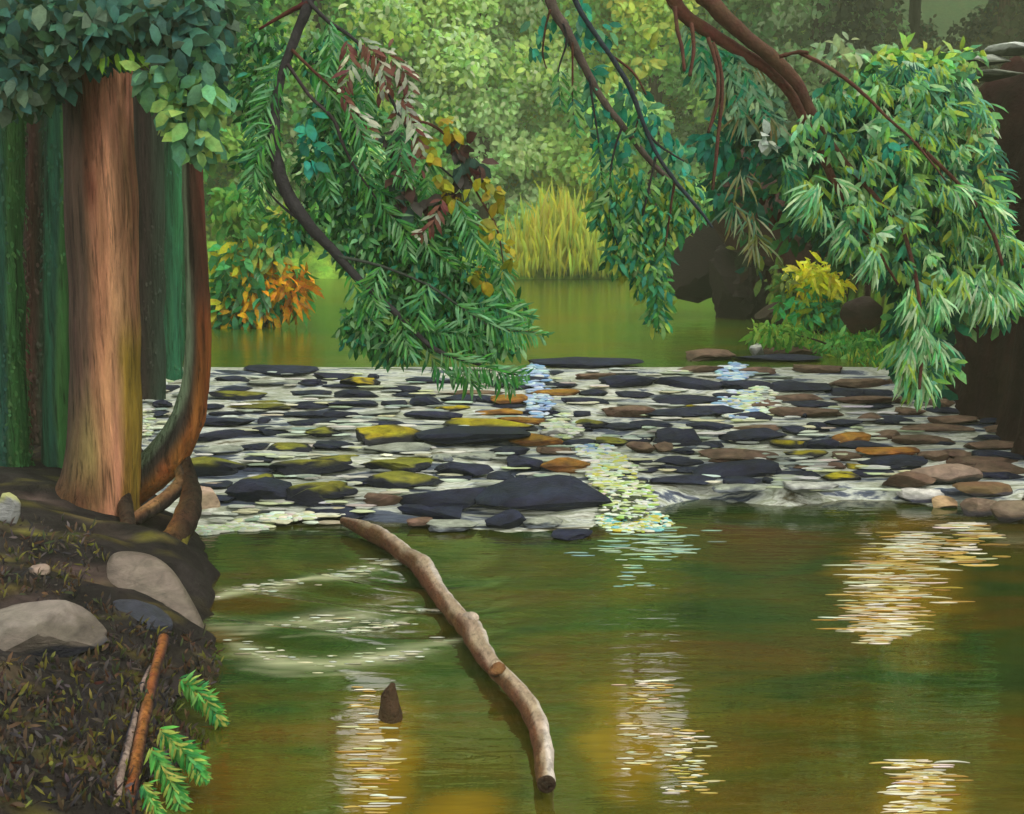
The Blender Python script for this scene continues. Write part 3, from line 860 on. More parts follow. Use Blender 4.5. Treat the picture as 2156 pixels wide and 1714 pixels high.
def branch_A():
    Y = 6.6
    c = at(645, -250, Y)
    t = empty('hanging_branch', tuple(c), 'long dark branch curving down to the cascade, hung with feathery green leaves', 'branch')
    main = [(700, -520), (668, -200), (648, 0), (625, 70), (592, 160), (578, 250), (580, 330), (606, 410), (656, 480), (712, 540), (775, 610), (840, 665), (915, 735), (1000, 765), (1090, 790)]
    put('limb', limb([(x, y, Y - .0) for x, y in main], [36, 30, 24, 20, 18, 22, 26, 28, 25, 20, 16, 13, 10, 7, 4], Y, DK, n=12, lump=.12, seed=61), M_TWIG, t)
    tws = [([(648, 2), (690, 45), (735, 75), (780, 120), (815, 190), (850, 260), (905, 330), (960, 380)], [11, 9, 8, 7, 7, 7, 6, 3], DK),
           ([(648, 5), (600, 30), (545, 62)], [12, 9, 4], S(70, 30, 26)),
           ([(614, 105), (660, 150), (705, 190), (745, 230), (770, 270)], [8, 7, 6, 5, 3], BN),
           ([(605, 135), (650, 200), (700, 250), (720, 300), (745, 350), (800, 430)], [9, 8, 8, 7, 6, 3], S(56, 48, 50)),
           ([(780, 120), (830, 160), (860, 210)], [7, 6, 3], BN),
           ([(850, 260), (900, 260), (950, 300), (1000, 400), (1045, 480), (1060, 560)], [6, 6, 6, 5, 5, 2], BN),
           ([(712, 540), (800, 560), (900, 600), (960, 640), (1040, 690), (1140, 700)], [8, 7, 6, 6, 5, 2], S(50, 58, 50)),
           ([(656, 480), (600, 440), (560, 400)], [8, 6, 3], DK)]
    for k, (p, ws, c_) in enumerate(tws):
        put('twig', limb([(x, y, Y - .02 + .02 * j) for j, (x, y) in enumerate(p)], ws, Y, c_, n=6, lump=.15, seed=70 + k), M_TWIG, t)
    Lv = Leaves()
    for (x, y, rx, ry, n) in [(560, 90, 60, 60, 60), (540, 200, 50, 70, 70), (545, 340, 45, 60, 50), (690, 120, 60, 60, 60), (720, 240, 80, 70, 150), (700, 350, 80, 70, 150), (800, 420, 90, 80, 200), (780, 520, 90, 60, 170),
                              (880, 520, 90, 80, 210), (950, 480, 60, 70, 120), (960, 600, 100, 70, 240), (860, 620, 90, 50, 170), (1030, 650, 70, 50, 130), (760, 690, 50, 45, 90), (830, 720, 60, 40, 110), (930, 690, 80, 40, 150),
                              (1040, 720, 60, 26, 70), (610, 480, 50, 40, 50), (700, 440, 60, 60, 80)]:
        mass(Lv, x, y, rx * 1.05, ry * 1.05, Y + .25, .18, int(n * 3.2), GA + GD, (24, 9), .8, .6)
    # combs
    AG = [(84, 146, 84), (110, 160, 110), (60, 130, 50), (44, 112, 60)]
    for p in [[(930, 742), (1000, 770), (1060, 782), (1110, 792)], [(900, 735), (930, 780), (960, 800)], [(960, 640), (1030, 680), (1090, 700), (1150, 706)], [(880, 700), (950, 700), (1020, 715)],
              [(840, 660), (850, 710), (870, 750)], [(740, 580), (760, 640), (790, 690)], [(1000, 640), (1050, 650), (1120, 670)], [(960, 760), (985, 800), (1010, 815)], [(1030, 770), (1060, 800), (1085, 812)],
              [(614, 105), (570, 160), (540, 230)], [(590, 170), (545, 250), (530, 330)], [(580, 260), (540, 330), (530, 390)], [(578, 300), (548, 390), (540, 440)],
              [(705, 190), (700, 240), (690, 290)], [(660, 150), (700, 200), (760, 210)], [(735, 230), (770, 300), (780, 360)], [(745, 350), (790, 400), (850, 430)], [(800, 430), (850, 480), (860, 540)],
              [(700, 300), (680, 360), (700, 420)], [(780, 120), (760, 180), (770, 230)], [(850, 260), (840, 330), (860, 390)], [(905, 330), (900, 400), (920, 460)], [(900, 600), (880, 650), (890, 690)], [(800, 560), (780, 620), (800, 660)],
              [(870, 440), (900, 520), (950, 560)], [(960, 420), (1000, 500), (1040, 560)], [(1040, 500), (1060, 580), (1050, 640)], [(690, 45), (700, 100), (690, 150)]]:
        comb(Lv, p, Y + rng.uniform(-.08, .1), 38, 5.5, AG, step=5)
    PK = [(184, 190, 168), (150, 164, 140), (110, 70, 60), (96, 56, 44)]
    for p in [[(760, 80), (800, 130), (815, 190)], [(730, 90), (740, 140), (720, 190)], [(800, 100), (850, 150), (870, 200)], [(720, 200), (760, 250), (790, 290)], [(850, 220), (880, 280), (890, 330)], [(930, 420), (910, 470), (880, 500)]]:
        comb(Lv, p, Y - .05, 30, 9, PK, step=9)
    for (x, y, rx, ry, n) in [(800, 140, 60, 50, 40), (850, 230, 34, 50, 36), (860, 330, 40, 40, 26)]:
        mass(Lv, x, y, rx, ry, Y + .05, .08, n, PK, (26, 10), .8, .5)
    for (x, y) in [(650, 290), (645, 250), (650, 340), (668, 310)]:
        mass(Lv, x, y, 16, 14, Y - .02, .03, 5, TEAL, (30, 19), .6, .5)
    # yellow autumn leaves and dark maroon ones
    for (x, y) in [(935, 262), (950, 270), (905, 300), (912, 320), (925, 370), (940, 395), (950, 420), (965, 430), (1020, 380), (1035, 400), (1050, 420), (1015, 470), (1040, 490), (1070, 520), (1000, 570), (1020, 590), (1080, 545)]:
        mass(Lv, x, y, 12, 14, Y - .02, .03, 6, [(140, 136, 30), (126, 134, 34), (146, 128, 26)], (27, 19), .6, .5)
    for (x, y) in [(965, 300), (990, 330), (1000, 350), (975, 350), (970, 400), (845, 370), (860, 390), (850, 420), (905, 440), (820, 290), (980, 370)]:
        mass(Lv, x, y, 18, 20, Y + .04, .03, 10, [(70, 46, 40), (60, 54, 50), (44, 70, 60)], (34, 22), .6, .5)
    Lv.build('foliage', t)
branch_A()


def branch_C():
    Y = 7.4
    t = empty('forked_branch', tuple(at(1170, -250, Y)), 'forked dark branch with sparse teal leaves hanging at top centre', 'branch')
    put('limb', limb([(1090, -500), (1130, -150), (1158, 0), (1190, 60), (1225, 130), (1265, 205), (1310, 265), (1360, 330), (1400, 370), (1450, 410)], [30, 22, 22, 20, 17, 14, 13, 12, 10, 6], Y, S(74, 64, 58), n=10, lump=.12, seed=81), M_TWIG, t)
    put('limb', limb([(1140, -400), (1190, -100), (1210, 0), (1255, 75), (1290, 125), (1325, 185), (1350, 250), (1380, 320), (1420, 380), (1470, 440), (1500, 480)], [18, 13, 11, 10, 10, 10, 9, 8, 8, 7, 4], Y - .15, S(36, 44, 52), n=8, lump=.12, seed=82), M_TWIG, t)
    tws = [[(1158, 20), (1148, 60), (1142, 110), (1150, 145)], [(1185, 50), (1192, 90), (1175, 150), (1178, 210)], [(1205, 90), (1205, 140), (1205, 220), (1210, 275)], [(1240, 160), (1248, 220), (1260, 300), (1270, 410)],
           [(1325, 185), (1345, 230), (1335, 280)], [(1350, 250), (1380, 300), (1440, 340)], [(1275, 110), (1330, 150), (1360, 200)], [(1380, 330), (1365, 400), (1350, 480), (1370, 560), (1385, 650)],
           [(1420, 380), (1410, 450), (1400, 520)], [(1310, 265), (1290, 330), (1280, 430), (1300, 520)]]
    for k, p in enumerate(tws):
        put('twig', limb([(x, y, Y - .1 + .04 * j) for j, (x, y) in enumerate(p)], [6, 5, 4, 3, 2][:len(p)], Y, [BN, DK][k % 2], n=6, lump=.2, seed=83 + k), M_TWIG, t)
    Lv = Leaves()
    for (x, y, rx, ry, n) in [(1140, 60, 30, 40, 14), (1120, 110, 24, 20, 8), (1230, 50, 40, 50, 24), (1265, 70, 30, 24, 14), (1240, 150, 30, 40, 20), (1330, 200, 40, 50, 30), (1370, 270, 40, 50, 40), (1250, 230, 26, 50, 24), (1290, 300, 40, 50, 40), (1420, 330, 36, 50, 40)]:
        mass(Lv, x, y, rx, ry, Y + .08, .1, n, TEAL + [(90, 150, 110), (70, 130, 90)], (28, 15), .8, .5)
    G2 = [(50, 130, 90), (84, 136, 60), (44, 112, 56), (110, 160, 90), (30, 116, 90), (140, 160, 60)]
    for (x, y, rx, ry, n) in [(1280, 440, 40, 50, 90), (1330, 400, 50, 60, 100), (1330, 500, 50, 60, 140), (1360, 560, 45, 50, 110), (1390, 470, 50, 60, 110), (1380, 610, 28, 50, 60), (1385, 660, 18, 34, 30), (1430, 400, 50, 40, 70), (1300, 540, 30, 30, 40), (1450, 440, 40, 40, 50)]:
        mass(Lv, x, y, rx, ry, Y + .05, .14, int(n * 1.9), G2, (26, 9), .9, .45)
    for p in [[(1178, 150), (1180, 200), (1178, 230)], [(1205, 180), (1210, 240), (1212, 290)], [(1260, 300), (1262, 350), (1265, 400)], [(1290, 330), (1285, 380), (1280, 430)], [(1370, 560), (1380, 620), (1386, 690)],
              [(1290, 400), (1260, 440), (1255, 480)], [(1345, 230), (1340, 260), (1335, 300)], [(1310, 470), (1340, 530), (1345, 580)], [(1400, 500), (1400, 550), (1390, 600)], [(1400, 370), (1430, 430), (1440, 480)],
              [(1345, 400), (1330, 460), (1320, 520)]]:
        comb(Lv, p, Y - .05, 26, 7, [(60, 120, 50), (40, 110, 80), (110, 150, 90)], step=8)
    for (x, y) in [(1360, 130), (1275, 150), (1380, 60)]:
        mass(Lv, x, y, 24, 20, Y + .3, .05, 10, [(150, 164, 70), (140, 164, 76)], (27, 16), .6, .6)
    Lv.build('foliage', t)
branch_C()

LB = [(108, 166, 98), (82, 148, 92), (140, 180, 84), (134, 178, 120), (104, 162, 62), (146, 176, 58)]
LW = [(146, 190, 140), (116, 176, 120), (84, 162, 104), (172, 200, 158)]
LT = [(24, 100, 76), (18, 80, 62), (38, 122, 86), (50, 104, 50)]


def branch_E():
    Y = 8.6
    t = empty('overhanging_tree_limb', tuple(at(1500, -250, Y)), 'thick brown limb arching over the right bank under heavy pale green foliage', 'branch')
    put('limb', limb([(1330, -400), (1400, -60), (1430, 20), (1480, 60), (1560, 110), (1620, 150), (1665, 200), (1700, 270), (1735, 340), (1770, 410), (1830, 500), (1890, 600)], [40, 32, 28, 26, 24, 22, 20, 20, 18, 14, 10, 5], Y, S(84, 50, 38), n=12, lump=.1, seed=91), M_TWIG, t)
    put('limb', limb([(1380, -420), (1460, -60), (1500, 10), (1560, 70), (1630, 125), (1680, 180), (1710, 240), (1760, 320), (1830, 400), (1900, 480)], [44, 38, 34, 30, 28, 24, 20, 15, 10, 5], Y - .1, S(74, 48, 36), n=12, lump=.1, seed=92), M_TWIG, t)
    tws = [[(1680, 110), (1740, 140), (1790, 175), (1830, 210), (1870, 250), (1925, 300), (1990, 380)], [(1420, 15), (1425, 60), (1435, 100), (1440, 150)], [(1455, 50), (1460, 100), (1452, 160)],
           [(1490, 80), (1510, 150), (1508, 220), (1490, 280)], [(1500, 90), (1520, 170), (1510, 300), (1500, 400)], [(1640, 120), (1680, 110), (1700, 112)], [(1900, 480), (1930, 600), (1940, 720), (1935, 820)], [(1925, 300), (2010, 380), (2080, 470), (2110, 560)]]
    for k, p in enumerate(tws):
        w0 = [9, 8, 8, 7, 6, 5, 3]
        put('twig', limb([(x, y, Y - .25 - .05 * j) for j, (x, y) in enumerate(p)], w0[:len(p)], Y, BN, n=6, lump=.2, seed=93 + k), M_TWIG, t)
    Lv = Leaves()
    poly = [(1640, 330), (1700, 260), (1740, 190), (1850, 140), (2000, 150), (2060, 220), (2090, 330), (2100, 450), (2140, 560), (2130, 640), (2080, 690), (2030, 640), (1990, 690), (2000, 780), (1935, 850), (1890, 790), (1885, 700), (1880, 620), (1830, 560), (1740, 520), (1690, 470), (1660, 400)]
    for (x, y) in polypts(poly, 420):
        mass(Lv, x, y, 26, 24, Y + .45, .25, 12, LT + LB[:1] + [(96, 150, 80)], (36, 18), .8, .5)
    for (x, y) in polypts(poly, 330):
        pl = [LB, LB + LT, LW, LT, LB + [(104, 168, 130), (90, 156, 124)]][rng.integers(5)]
        if rng.random() < .45:
            fan(Lv, x, y - 22, Y + rng.uniform(-.35, .25), rng.uniform(24, 56), 8, pl, ang=rng.uniform(-15, 50), spread=rng.uniform(25, 70), width=11)
        else:
            fan(Lv, x, y - 22, Y + rng.uniform(-.35, .25), rng.uniform(20, 52), 16, pl, ang=rng.uniform(-10, 50), spread=rng.uniform(20, 60), width=5.5)
    # hanging tips
    for (x, y, a) in [(1930, 800, 0), (1925, 770, 0), (1905, 740, -10), (1960, 740, 10), (1935, 700, 0), (1920, 640, 0), (1900, 760, -8), (1970, 640, 10), (2070, 640, 10), (2060, 610, 0), (2110, 610, 20), (2030, 590, 0), (2130, 520, 30), (2080, 430, 40), (2010, 400, 35), (1850, 540, -10), (1790, 490, -20), (1730, 440, -20), (1700, 410, -30)]:
        for q in range(3):
            fan(Lv, x + rng.normal(0, 10), y - 14 + rng.normal(0, 8), Y - .3 + rng.uniform(-.1, .1), 58, 17, LW if q else LB, ang=a, spread=32, width=6)
    # sparse leaves under the thick limb, on the left
    for (x, y, rx, ry, n, pal) in [(1560, 200, 60, 60, 130, [(90, 136, 90), (60, 110, 80), (130, 160, 120)]), (1520, 140, 40, 50, 60, LT), (1470, 120, 26, 40, 26, LT), (1600, 260, 60, 40, 110, [(110, 150, 110), (50, 90, 70)]), (1500, 300, 40, 60, 60, TEAL),
                                   (1560, 330, 70, 50, 70, LT + TEAL), (1640, 320, 40, 40, 34, LT), (1520, 400, 50, 50, 44, LT), (1580, 420, 60, 50, 26, LT), (1640, 420, 50, 50, 30, LT + [(80, 40, 34)]), (1580, 500, 40, 50, 18, [(60, 110, 60), (110, 120, 50), (60, 70, 50)]),
                                   (1660, 480, 50, 34, 16, LT), (1600, 560, 50, 40, 12, [(40, 90, 70), (80, 110, 50), (60, 50, 40)]), (1640, 160, 40, 60, 50, [(120, 150, 110)]), (1760, 110, 60, 40, 60, [(120, 144, 110), (140, 160, 110)])]:
        mass(Lv, x, y, rx, ry, Y + .5, .22, int(n * 1.1), pal, (34, 15), .8, .5)
    for (x, y) in [(1560, 360), (1545, 430), (1580, 450), (1590, 500), (1570, 130), (1530, 180), (1560, 240), (1620, 240)]:
        fan(Lv, x, y, Y + .1, 60, 13, [(120, 120, 70), (140, 150, 110), (90, 130, 100)], 5, 50, 5)
    for p in [[(1508, 100), (1540, 170), (1560, 240)], [(1540, 110), (1580, 180), (1610, 250)], [(1490, 60), (1480, 120), (1490, 180)], [(1440, 50), (1470, 110), (1480, 150)]]:
        comb(Lv, p, Y, 36, 8, [(90, 150, 110), (120, 160, 120), (30, 130, 90)], step=9)
    for (x, y) in [(1610, 290), (1615, 300)]:
        mass(Lv, x, y, 12, 10, Y - .1, .02, 6, [(170, 186, 170)], (26, 19), .5, .7)
    for (x, y) in [(1870, 300), (1880, 320), (1800, 220)]:
        mass(Lv, x, y, 10, 10, Y - .4, .02, 4, TEAL, (30, 18), .8, .5)
    # yellowish sprays to the upper right
    for (x, y) in [(2040, 260), (2055, 290), (2070, 330), (2075, 370), (2060, 240), (2080, 410)]:
        comb(Lv, [(x, y), (x + 10, y + 30), (x + 14, y + 60)], Y - .1, 26, 6, [(150, 160, 90), (170, 180, 110), (130, 140, 80)], step=6)
    for (x, y, rx) in [(1830, 130, 60), (1900, 120, 60), (1960, 140, 70), (1880, 165, 90), (1990, 170, 50), (2020, 130, 50)]:
        mass(Lv, x, y, rx, 20, Y + .6, .25, 60, LB + [(176, 190, 90)], (34, 14), .3, .7)
    Lv.build('foliage', t)
branch_E()

# ------------------------------------------------------------------ rocks
def rockcol(base, top=None, dark=None, tl=.35):
    b0 = S(*base)
    def f(U, V, W):
        c = b0[None] * (1 + .2 * wob(V, 3, 7)[:, None])
        if top is not None:
            k = sm(tl, tl + .3, V[:, 2] + .25 * wob(V, 4, 8))[:, None]; c = c * (1 - k) + S(*top) * k
        if dark is not None:
            k = sm(-.05, .25, -V[:, 2] + .2 * wob(V, 3, 9))[:, None]; c = c * (1 - k) + S(*dark) * k
        return c
    return f


def boulder(name, label, px, py, wpx, hpx, Y, colf, depth=.8, seed=1, p=2.4, lump=.1, cat='boulder', group=None, rot=0, drop=0.0):
    c = at(px, py, Y); k = Y / F
    rx, rz = wpx * k / 2, hpx * k / 2
    o = put(name, stone(c - [0, 0, drop], rx, rx * depth, rz, seed, colf, p, lump, 4, rot), M_ROCK)
    tag(o, label, cat, group)
    return o


g = ground(60, 1340)
boulder('boulder', 'large smooth grey brown boulder cut by the left edge of the picture', 55, 1335, 330, 140, g[1], rockcol((82, 75, 67), (112, 104, 97), (32, 32, 42), .5), .7, 101, 2.3, .08)
g = ground(320, 1260)


def flat_rock():
    # outline of the leaning slab traced in its own plane, given real thickness
    Y = g[1]
    out = [(232, 1165), (262, 1160), (318, 1165), (362, 1195), (392, 1240), (420, 1290), (436, 1330), (425, 1345), (400, 1330), (372, 1318), (345, 1290), (300, 1262), (250, 1250), (206, 1238), (212, 1205)]
    n = len(out); V = []
    cx = np.mean([p[0] for p in out]); cy = np.mean([p[1] for p in out])
    rings = []
    for (sc, dy) in [(.0, -.02), (.5, -.015), (.88, 0), (1.0, .06), (1.0, .2), (.8, .34)]:
        ring = []
        for (x, y) in out:
            X = cx + (x - cx) * sc; Yp = cy + (y - cy) * sc
            lean = (1345 - Yp) / 180 * .35
            ring.append(at(X, Yp, Y + lean - .1 + dy))
        rings.append(ring)
    V = np.array([p for r in rings for p in r]); Fc = []
    for j in range(len(rings) - 1):
        for a in range(n):
            b = (a + 1) % n
            Fc.append((j * n + a, (j + 1) * n + a, (j + 1) * n + b, j * n + b))
    Fc.append(tuple((len(rings) - 1) * n + a for a in range(n)))
    V = V + .008 * np.stack([wob(V, 9, s) for s in (1, 2, 3)], 1)
    col = S(98, 88, 80)[None] * (1 + .2 * wob(V, 16, 6)[:, None]) * (1 + .12 * wob(V, 5, 5)[:, None])
    o = mesh_obj('flat_rock', V, Fc, M_ROCK, None, col)
    sub = o.modifiers.new('s', 'SUBSURF'); sub.levels = 2; sub.render_levels = 2
    tag(o, 'pale taupe flat rock tilted at the foot of the trunk, beside the pool', 'rock')
flat_rock()
gg = ground(300, 1290)
boulder('boulder', 'low blue black boulder under the tilted taupe rock', 285, 1295, 190, 76, gg[1] + .02, rockcol((46, 48, 60), None, None), .5, 103, 2.3, .15, rot=-.5)
gy = flat(430, 1090, 0)[1]
boulder('boulder', 'round pinkish stone beside the roots at the foot of the cascade', 430, 1055, 74, 84, gy + .1, rockcol((160, 138, 118), (172, 150, 132), None), .7, 104, 2.3, .07)
boulder('boulder', 'small pale grey stone half buried in the bank below the left trunks', 15, 1075, 60, 80, ground(15, 1100)[1], rockcol((128, 130, 130), (150, 150, 100), None), .7, 105, 2.3, .2)
boulder('boulder', 'pinkish pebble on the dark bank above the large grey boulder', 84, 1200, 44, 30, ground(84, 1208)[1], rockcol((128, 112, 100), None, None), .7, 106, 2.3, .1)
Yw = flat(1930, 1065)[1]
boulder('boulder', 'flat white stone at the right end of the cascade edge', 1937, 1043, 116, 34, Yw + .1, rockcol((180, 178, 176), (206, 204, 198), (58, 60, 76)), .5, 107, 2.6, .08)
boulder('boulder', 'small tan stone beside the flat white stone on the right', 1985, 1062, 62, 36, Yw - .02, rockcol((164, 134, 102), (176, 146, 112), (60, 52, 54)), .6, 108, 2.5, .08)
for k, (x, y, w_, h_, col, lab) in enumerate([(2060, 1066, 90, 44, (104, 88, 74), 'brown stone right of the tan stone, at the pool edge'), (2130, 1078, 110, 50, (96, 82, 68), 'brown stone at the right edge of the picture beside the pool'),
                                 (2075, 1030, 130, 30, (96, 76, 52), 'low brown slab with an orange rim behind the pool edge stones, right'), (1990, 1000, 150, 50, (122, 104, 92), 'broad mauve brown slab just above the flat white stone')]):
    boulder('boulder', lab, x, y, w_, h_, flat(x, y + h_ / 2)[1] + .05 if y > 1040 else march(x, y + h_ / 2, lambda a, b: wl(b))[1] + .1, rockcol(col, tuple(int(c * 1.15) for c in col), (50, 46, 52)), .5, 110 + k, 2.6, .1)
boulder('boulder', 'dark maroon boulder under the pale leaves right of the yellow bush', 1815, 662, 100, 84, 16.2, rockcol((48, 32, 27), None, (60, 34, 26)), .6, 120, 2.5, .15)
boulder('boulder', 'dark brown pointed rock standing at the right side of the upper pool', 1568, 600, 190, 220, 21.0, rockcol((30, 18, 15), None, None), .8, 121, 2.2, .45)
boulder('boulder', 'dark brown overhanging rock above the pointed one, behind the leaves', 1550, 520, 240, 210, 21.6, rockcol((30, 17, 15), None, None), .7, 126, 2.3, .55)
boulder('boulder', 'dark brown low rock between the pointed rock and the yellow bush', 1625, 660, 70, 56, 19.0, rockcol((50, 38, 28), None, None), .8, 123, 2.2, .2)
boulder('boulder', 'dark maroon rock wall behind the right hand leaves', 1680, 430, 340, 330, 20.4, rockcol((46, 18, 14), None, None), .5, 124, 2.6, .2)
# pale ledge at the top right
for k, (x, y, w_, h_, col, lab) in enumerate([(1930, 150, 190, 30, (120, 134, 110), 'long pale green grey ledge stone at top right'), (2060, 128, 130, 24, (132, 138, 128), 'pale grey ledge stone near the top right corner'),
                                              (2130, 104, 100, 26, (160, 166, 160), 'whitish flat stone nearest the top right corner'), (2000, 128, 70, 18, (96, 80, 76), 'small mauve stone between pale ledge stones at top right'), (2085, 158, 130, 24, (104, 110, 98), 'grey stone hanging at the brim of the brown bank')]):
    boulder('ledge_stone', lab, x, y, w_, h_, 11.4, rockcol(col, tuple(min(255, int(c * 1.15)) for c in col), (64, 70, 54)), .8, 130 + k, 2.6, .16, cat='stone')

# ------------------------------------------------------------------ cascade stones
def C0(x, y): return (x / 2.448 * .862, (650 + y / 2.448) * .862)
def C1(x, y): return ((700 + x / 2.396) * .862, (650 + y / 2.396) * .862)
def C2(x, y): return ((1600 + x / 2.396) * .862, (650 + y / 2.396) * .862)
ST = []
def add(Cf, rows):
    for (x0, x1, y, h, kind) in rows:
        a, yy = Cf(x0, y); b, _ = Cf(x1, y)
        ST.append(((a + b) / 2, yy, b - a, h / 2.42 * .862, kind))
# kinds: n blue-black, m mossy yellow top, b brown, o orange/ochre, g grey, y yellow
add(C0, [(900, 1045, 735, 55, 'n'), (895, 1015, 830, 50, 'n'), (895, 975, 892, 34, 'n'), (1285, 1480, 675, 36, 'n'), (1480, 1875, 632, 50, 'n'), (1275, 1480, 745, 30, 'n'), (1255, 1590, 780, 40, 'm'), (1325, 1720, 850, 34, 'm'), (1225, 1440, 888, 26, 'n'),
         (1180, 1500, 938, 48, 'n'), (1540, 1600, 930, 26, 'n'), (1145, 1490, 1020, 60, 'n'), (1510, 1690, 995, 48, 'n'), (1720, 2030, 940, 28, 'n'), (1700, 1980, 765, 28, 'n'), (1780, 1930, 700, 44, 'n'), (1890, 2032, 668, 34, 'n'),
         (1810, 2020, 1000, 46, 'm'), (1580, 1830, 1090, 44, 'm'), (1880, 2032, 1085, 50, 'n'), (1070, 1420, 1195, 110, 'm'), (1630, 2032, 1215, 110, 'm'), (1340, 1760, 1360, 130, 'n'), (1760, 2032, 1370, 150, 'm'), (1860, 2032, 1485, 46, 'n'), (1420, 1620, 1290, 44, 'm'),
         (1440, 1700, 1465, 40, 'g'), (1180, 1420, 1110, 44, 'g'), (1500, 1800, 705, 40, 'g')])
add(C1, [(160, 360, 650, 46, 'n'), (60, 220, 690, 36, 'n'), (320, 510, 680, 60, 'y'), (480, 530, 650, 40, 'n'), (215, 420, 708, 26, 'n'), (505, 770, 725, 34, 'n'), (620, 860, 755, 24, 'n'), (0, 240, 822, 36, 'n'), (250, 560, 812, 42, 'n'), (700, 900, 800, 60, 'n'),
         (860, 1040, 840, 46, 'y'), (420, 640, 865, 34, 'g'), (720, 1010, 880, 50, 'n'), (360, 760, 990, 130, 'y'), (440, 700, 930, 30, 'n'), (890, 1400, 940, 40, 'y'), (800, 1400, 1000, 110, 'n'), (420, 780, 1080, 60, 'g'), (160, 380, 1055, 46, 'n'),
         (150, 415, 1150, 46, 'm'), (440, 900, 1180, 90, 'm'), (850, 960, 1130, 60, 'g'), (900, 1180, 1200, 90, 'n'), (980, 1220, 1120, 34, 'g'), (1300, 1500, 1165, 90, 'n'), (1480, 1800, 1170, 80, 'o'), (480, 850, 1270, 80, 'm'), (860, 1060, 1260, 30, 'n'), (1340, 1410, 1245, 30, 'n'), (1420, 1700, 1240, 26, 'g'),
         (0, 370, 1330, 140, 'm'), (660, 1200, 1385, 130, 'n'), (1150, 1880, 1375, 190, 'n'), (440, 680, 1380, 80, 'b'), (140, 450, 1440, 60, 'n'), (690, 1060, 1450, 90, 'n'), (700, 860, 1510, 60, 'b'), (1180, 1390, 1490, 120, 'n'), (860, 1110, 1530, 50, 'g'), (1560, 1760, 1575, 50, 'n'), (1400, 1620, 1510, 60, 'g'),
         (1090, 1180, 640, 50, 'g'), (1400, 2060, 570, 56, 'n'), (1200, 1390, 790, 60, 'o'), (1130, 1400, 860, 44, 'o'), (1240, 1500, 910, 50, 'o'), (1320, 1650, 1030, 60, 'o'), (1190, 1390, 820, 24, 'n'), (1440, 1700, 745, 50, 'o'), (1530, 1620, 632, 18, 'n'), (1520, 1700, 700, 30, 'n'), (1560, 1660, 680, 20, 'g'),
         (1480, 1560, 815, 30, 'n'), (1610, 1850, 800, 44, 'n'), (1850, 2156, 685, 80, 'n'), (1500, 1660, 900, 34, 'n'), (1670, 1780, 872, 36, 'n'), (1890, 2156, 850, 80, 'b'), (1700, 1890, 930, 60, 'm'), (1700, 1790, 965, 24, 'n'), (1820, 1900, 945, 26, 'n'), (1980, 2156, 1020, 40, 'n'),
         (1800, 2000, 1040, 50, 'm'), (2010, 2156, 1070, 60, 'b'), (2020, 2156, 1150, 40, 'n'), (1700, 1900, 650, 50, 'b'), (900, 1160, 680, 30, 'n'), (940, 1240, 745, 26, 'b'), (1080, 1300, 960, 20, 'g'), (1500, 1720, 980, 60, 'p')])
add(C2, [(190, 480, 520, 70, 'b'), (560, 640, 490, 90, 'p'), (640, 950, 500, 60, 'b'), (500, 940, 545, 40, 'n'), (0, 380, 690, 80, 'n'), (420, 700, 700, 70, 'n'), (150, 380, 610, 50, 'b'), (500, 700, 615, 50, 'b'), (810, 1100, 610, 50, 'b'), (690, 1060, 720, 60, 'n'), (1060, 1350, 690, 60, 'b'),
         (1000, 1420, 745, 40, 'n'), (0, 360, 795, 50, 'n'), (200, 410, 832, 40, 'y'), (0, 470, 868, 60, 'n'), (700, 1000, 780, 40, 'b'), (740, 1100, 815, 36, 'n'), (1100, 1440, 790, 50, 'b'), (1200, 1420, 830, 34, 'n'), (740, 1100, 870, 50, 'b'), (1200, 1340, 890, 50, 'b'), (850, 890, 875, 40, 'n'),
         (180, 460, 945, 50, 'n'), (20, 300, 1010, 90, 'n'), (380, 760, 1000, 90, 'n'), (760, 910, 965, 60, 'n'), (910, 1020, 945, 50, 'n'), (460, 740, 960, 40, 'b'), (720, 900, 1050, 50, 'y'), (880, 1080, 1050, 60, 'n'), (1030, 1260, 1010, 80, 'o'), (1090, 1400, 1060, 50, 'n'), (1280, 1440, 1000, 60, 'b'), (1430, 1760, 1030, 60, 'b'),
         (0, 110, 1070, 50, 'b'), (290, 720, 1120, 60, 'b'), (0, 280, 1145, 50, 'n'), (780, 1000, 1110, 50, 'y'), (1230, 1540, 1095, 60, 'o'), (1210, 1560, 1160, 90, 'n'), (1560, 1720, 1115, 70, 'b'), (270, 780, 1200, 90, 'n'), (1120, 1280, 1190, 40, 'y'), (700, 950, 1230, 40, 'n'), (1150, 1400, 1225, 36, 'n'), (1000, 1200, 1240, 44, 'y'),
         (760, 1040, 1300, 70, 'p'), (640, 710, 1270, 26, 'n'), (380, 640, 1270, 60, 'n'), (0, 380, 1265, 50, 'n'), (380, 640, 1310, 44, 'g'), (1400, 1640, 1260, 100, 'b'), (1860, 2156, 1110, 50, 'n'), (1780, 2156, 1200, 60, 'b'), (1880, 2156, 1235, 30, 'n'), (1740, 2156, 1160, 60, 'b'),
         (1590, 1900, 910, 44, 'b'), (1900, 2120, 915, 36, 'n'), (1480, 1840, 960, 44, 'b'), (1430, 1590, 960, 40, 'b'), (1850, 2156, 1005, 30, 'n'), (1830, 2156, 1060, 60, 'b'), (1480, 1800, 1040, 40, 'n'), (1760, 1940, 760, 60, 'n'), (1950, 2156, 760, 60, 'b'), (1800, 2156, 830, 60, 'n'), (1440, 1500, 790, 50, 'b'), (1940, 2156, 960, 44, 'b')])
R3 = np.random.default_rng(77)
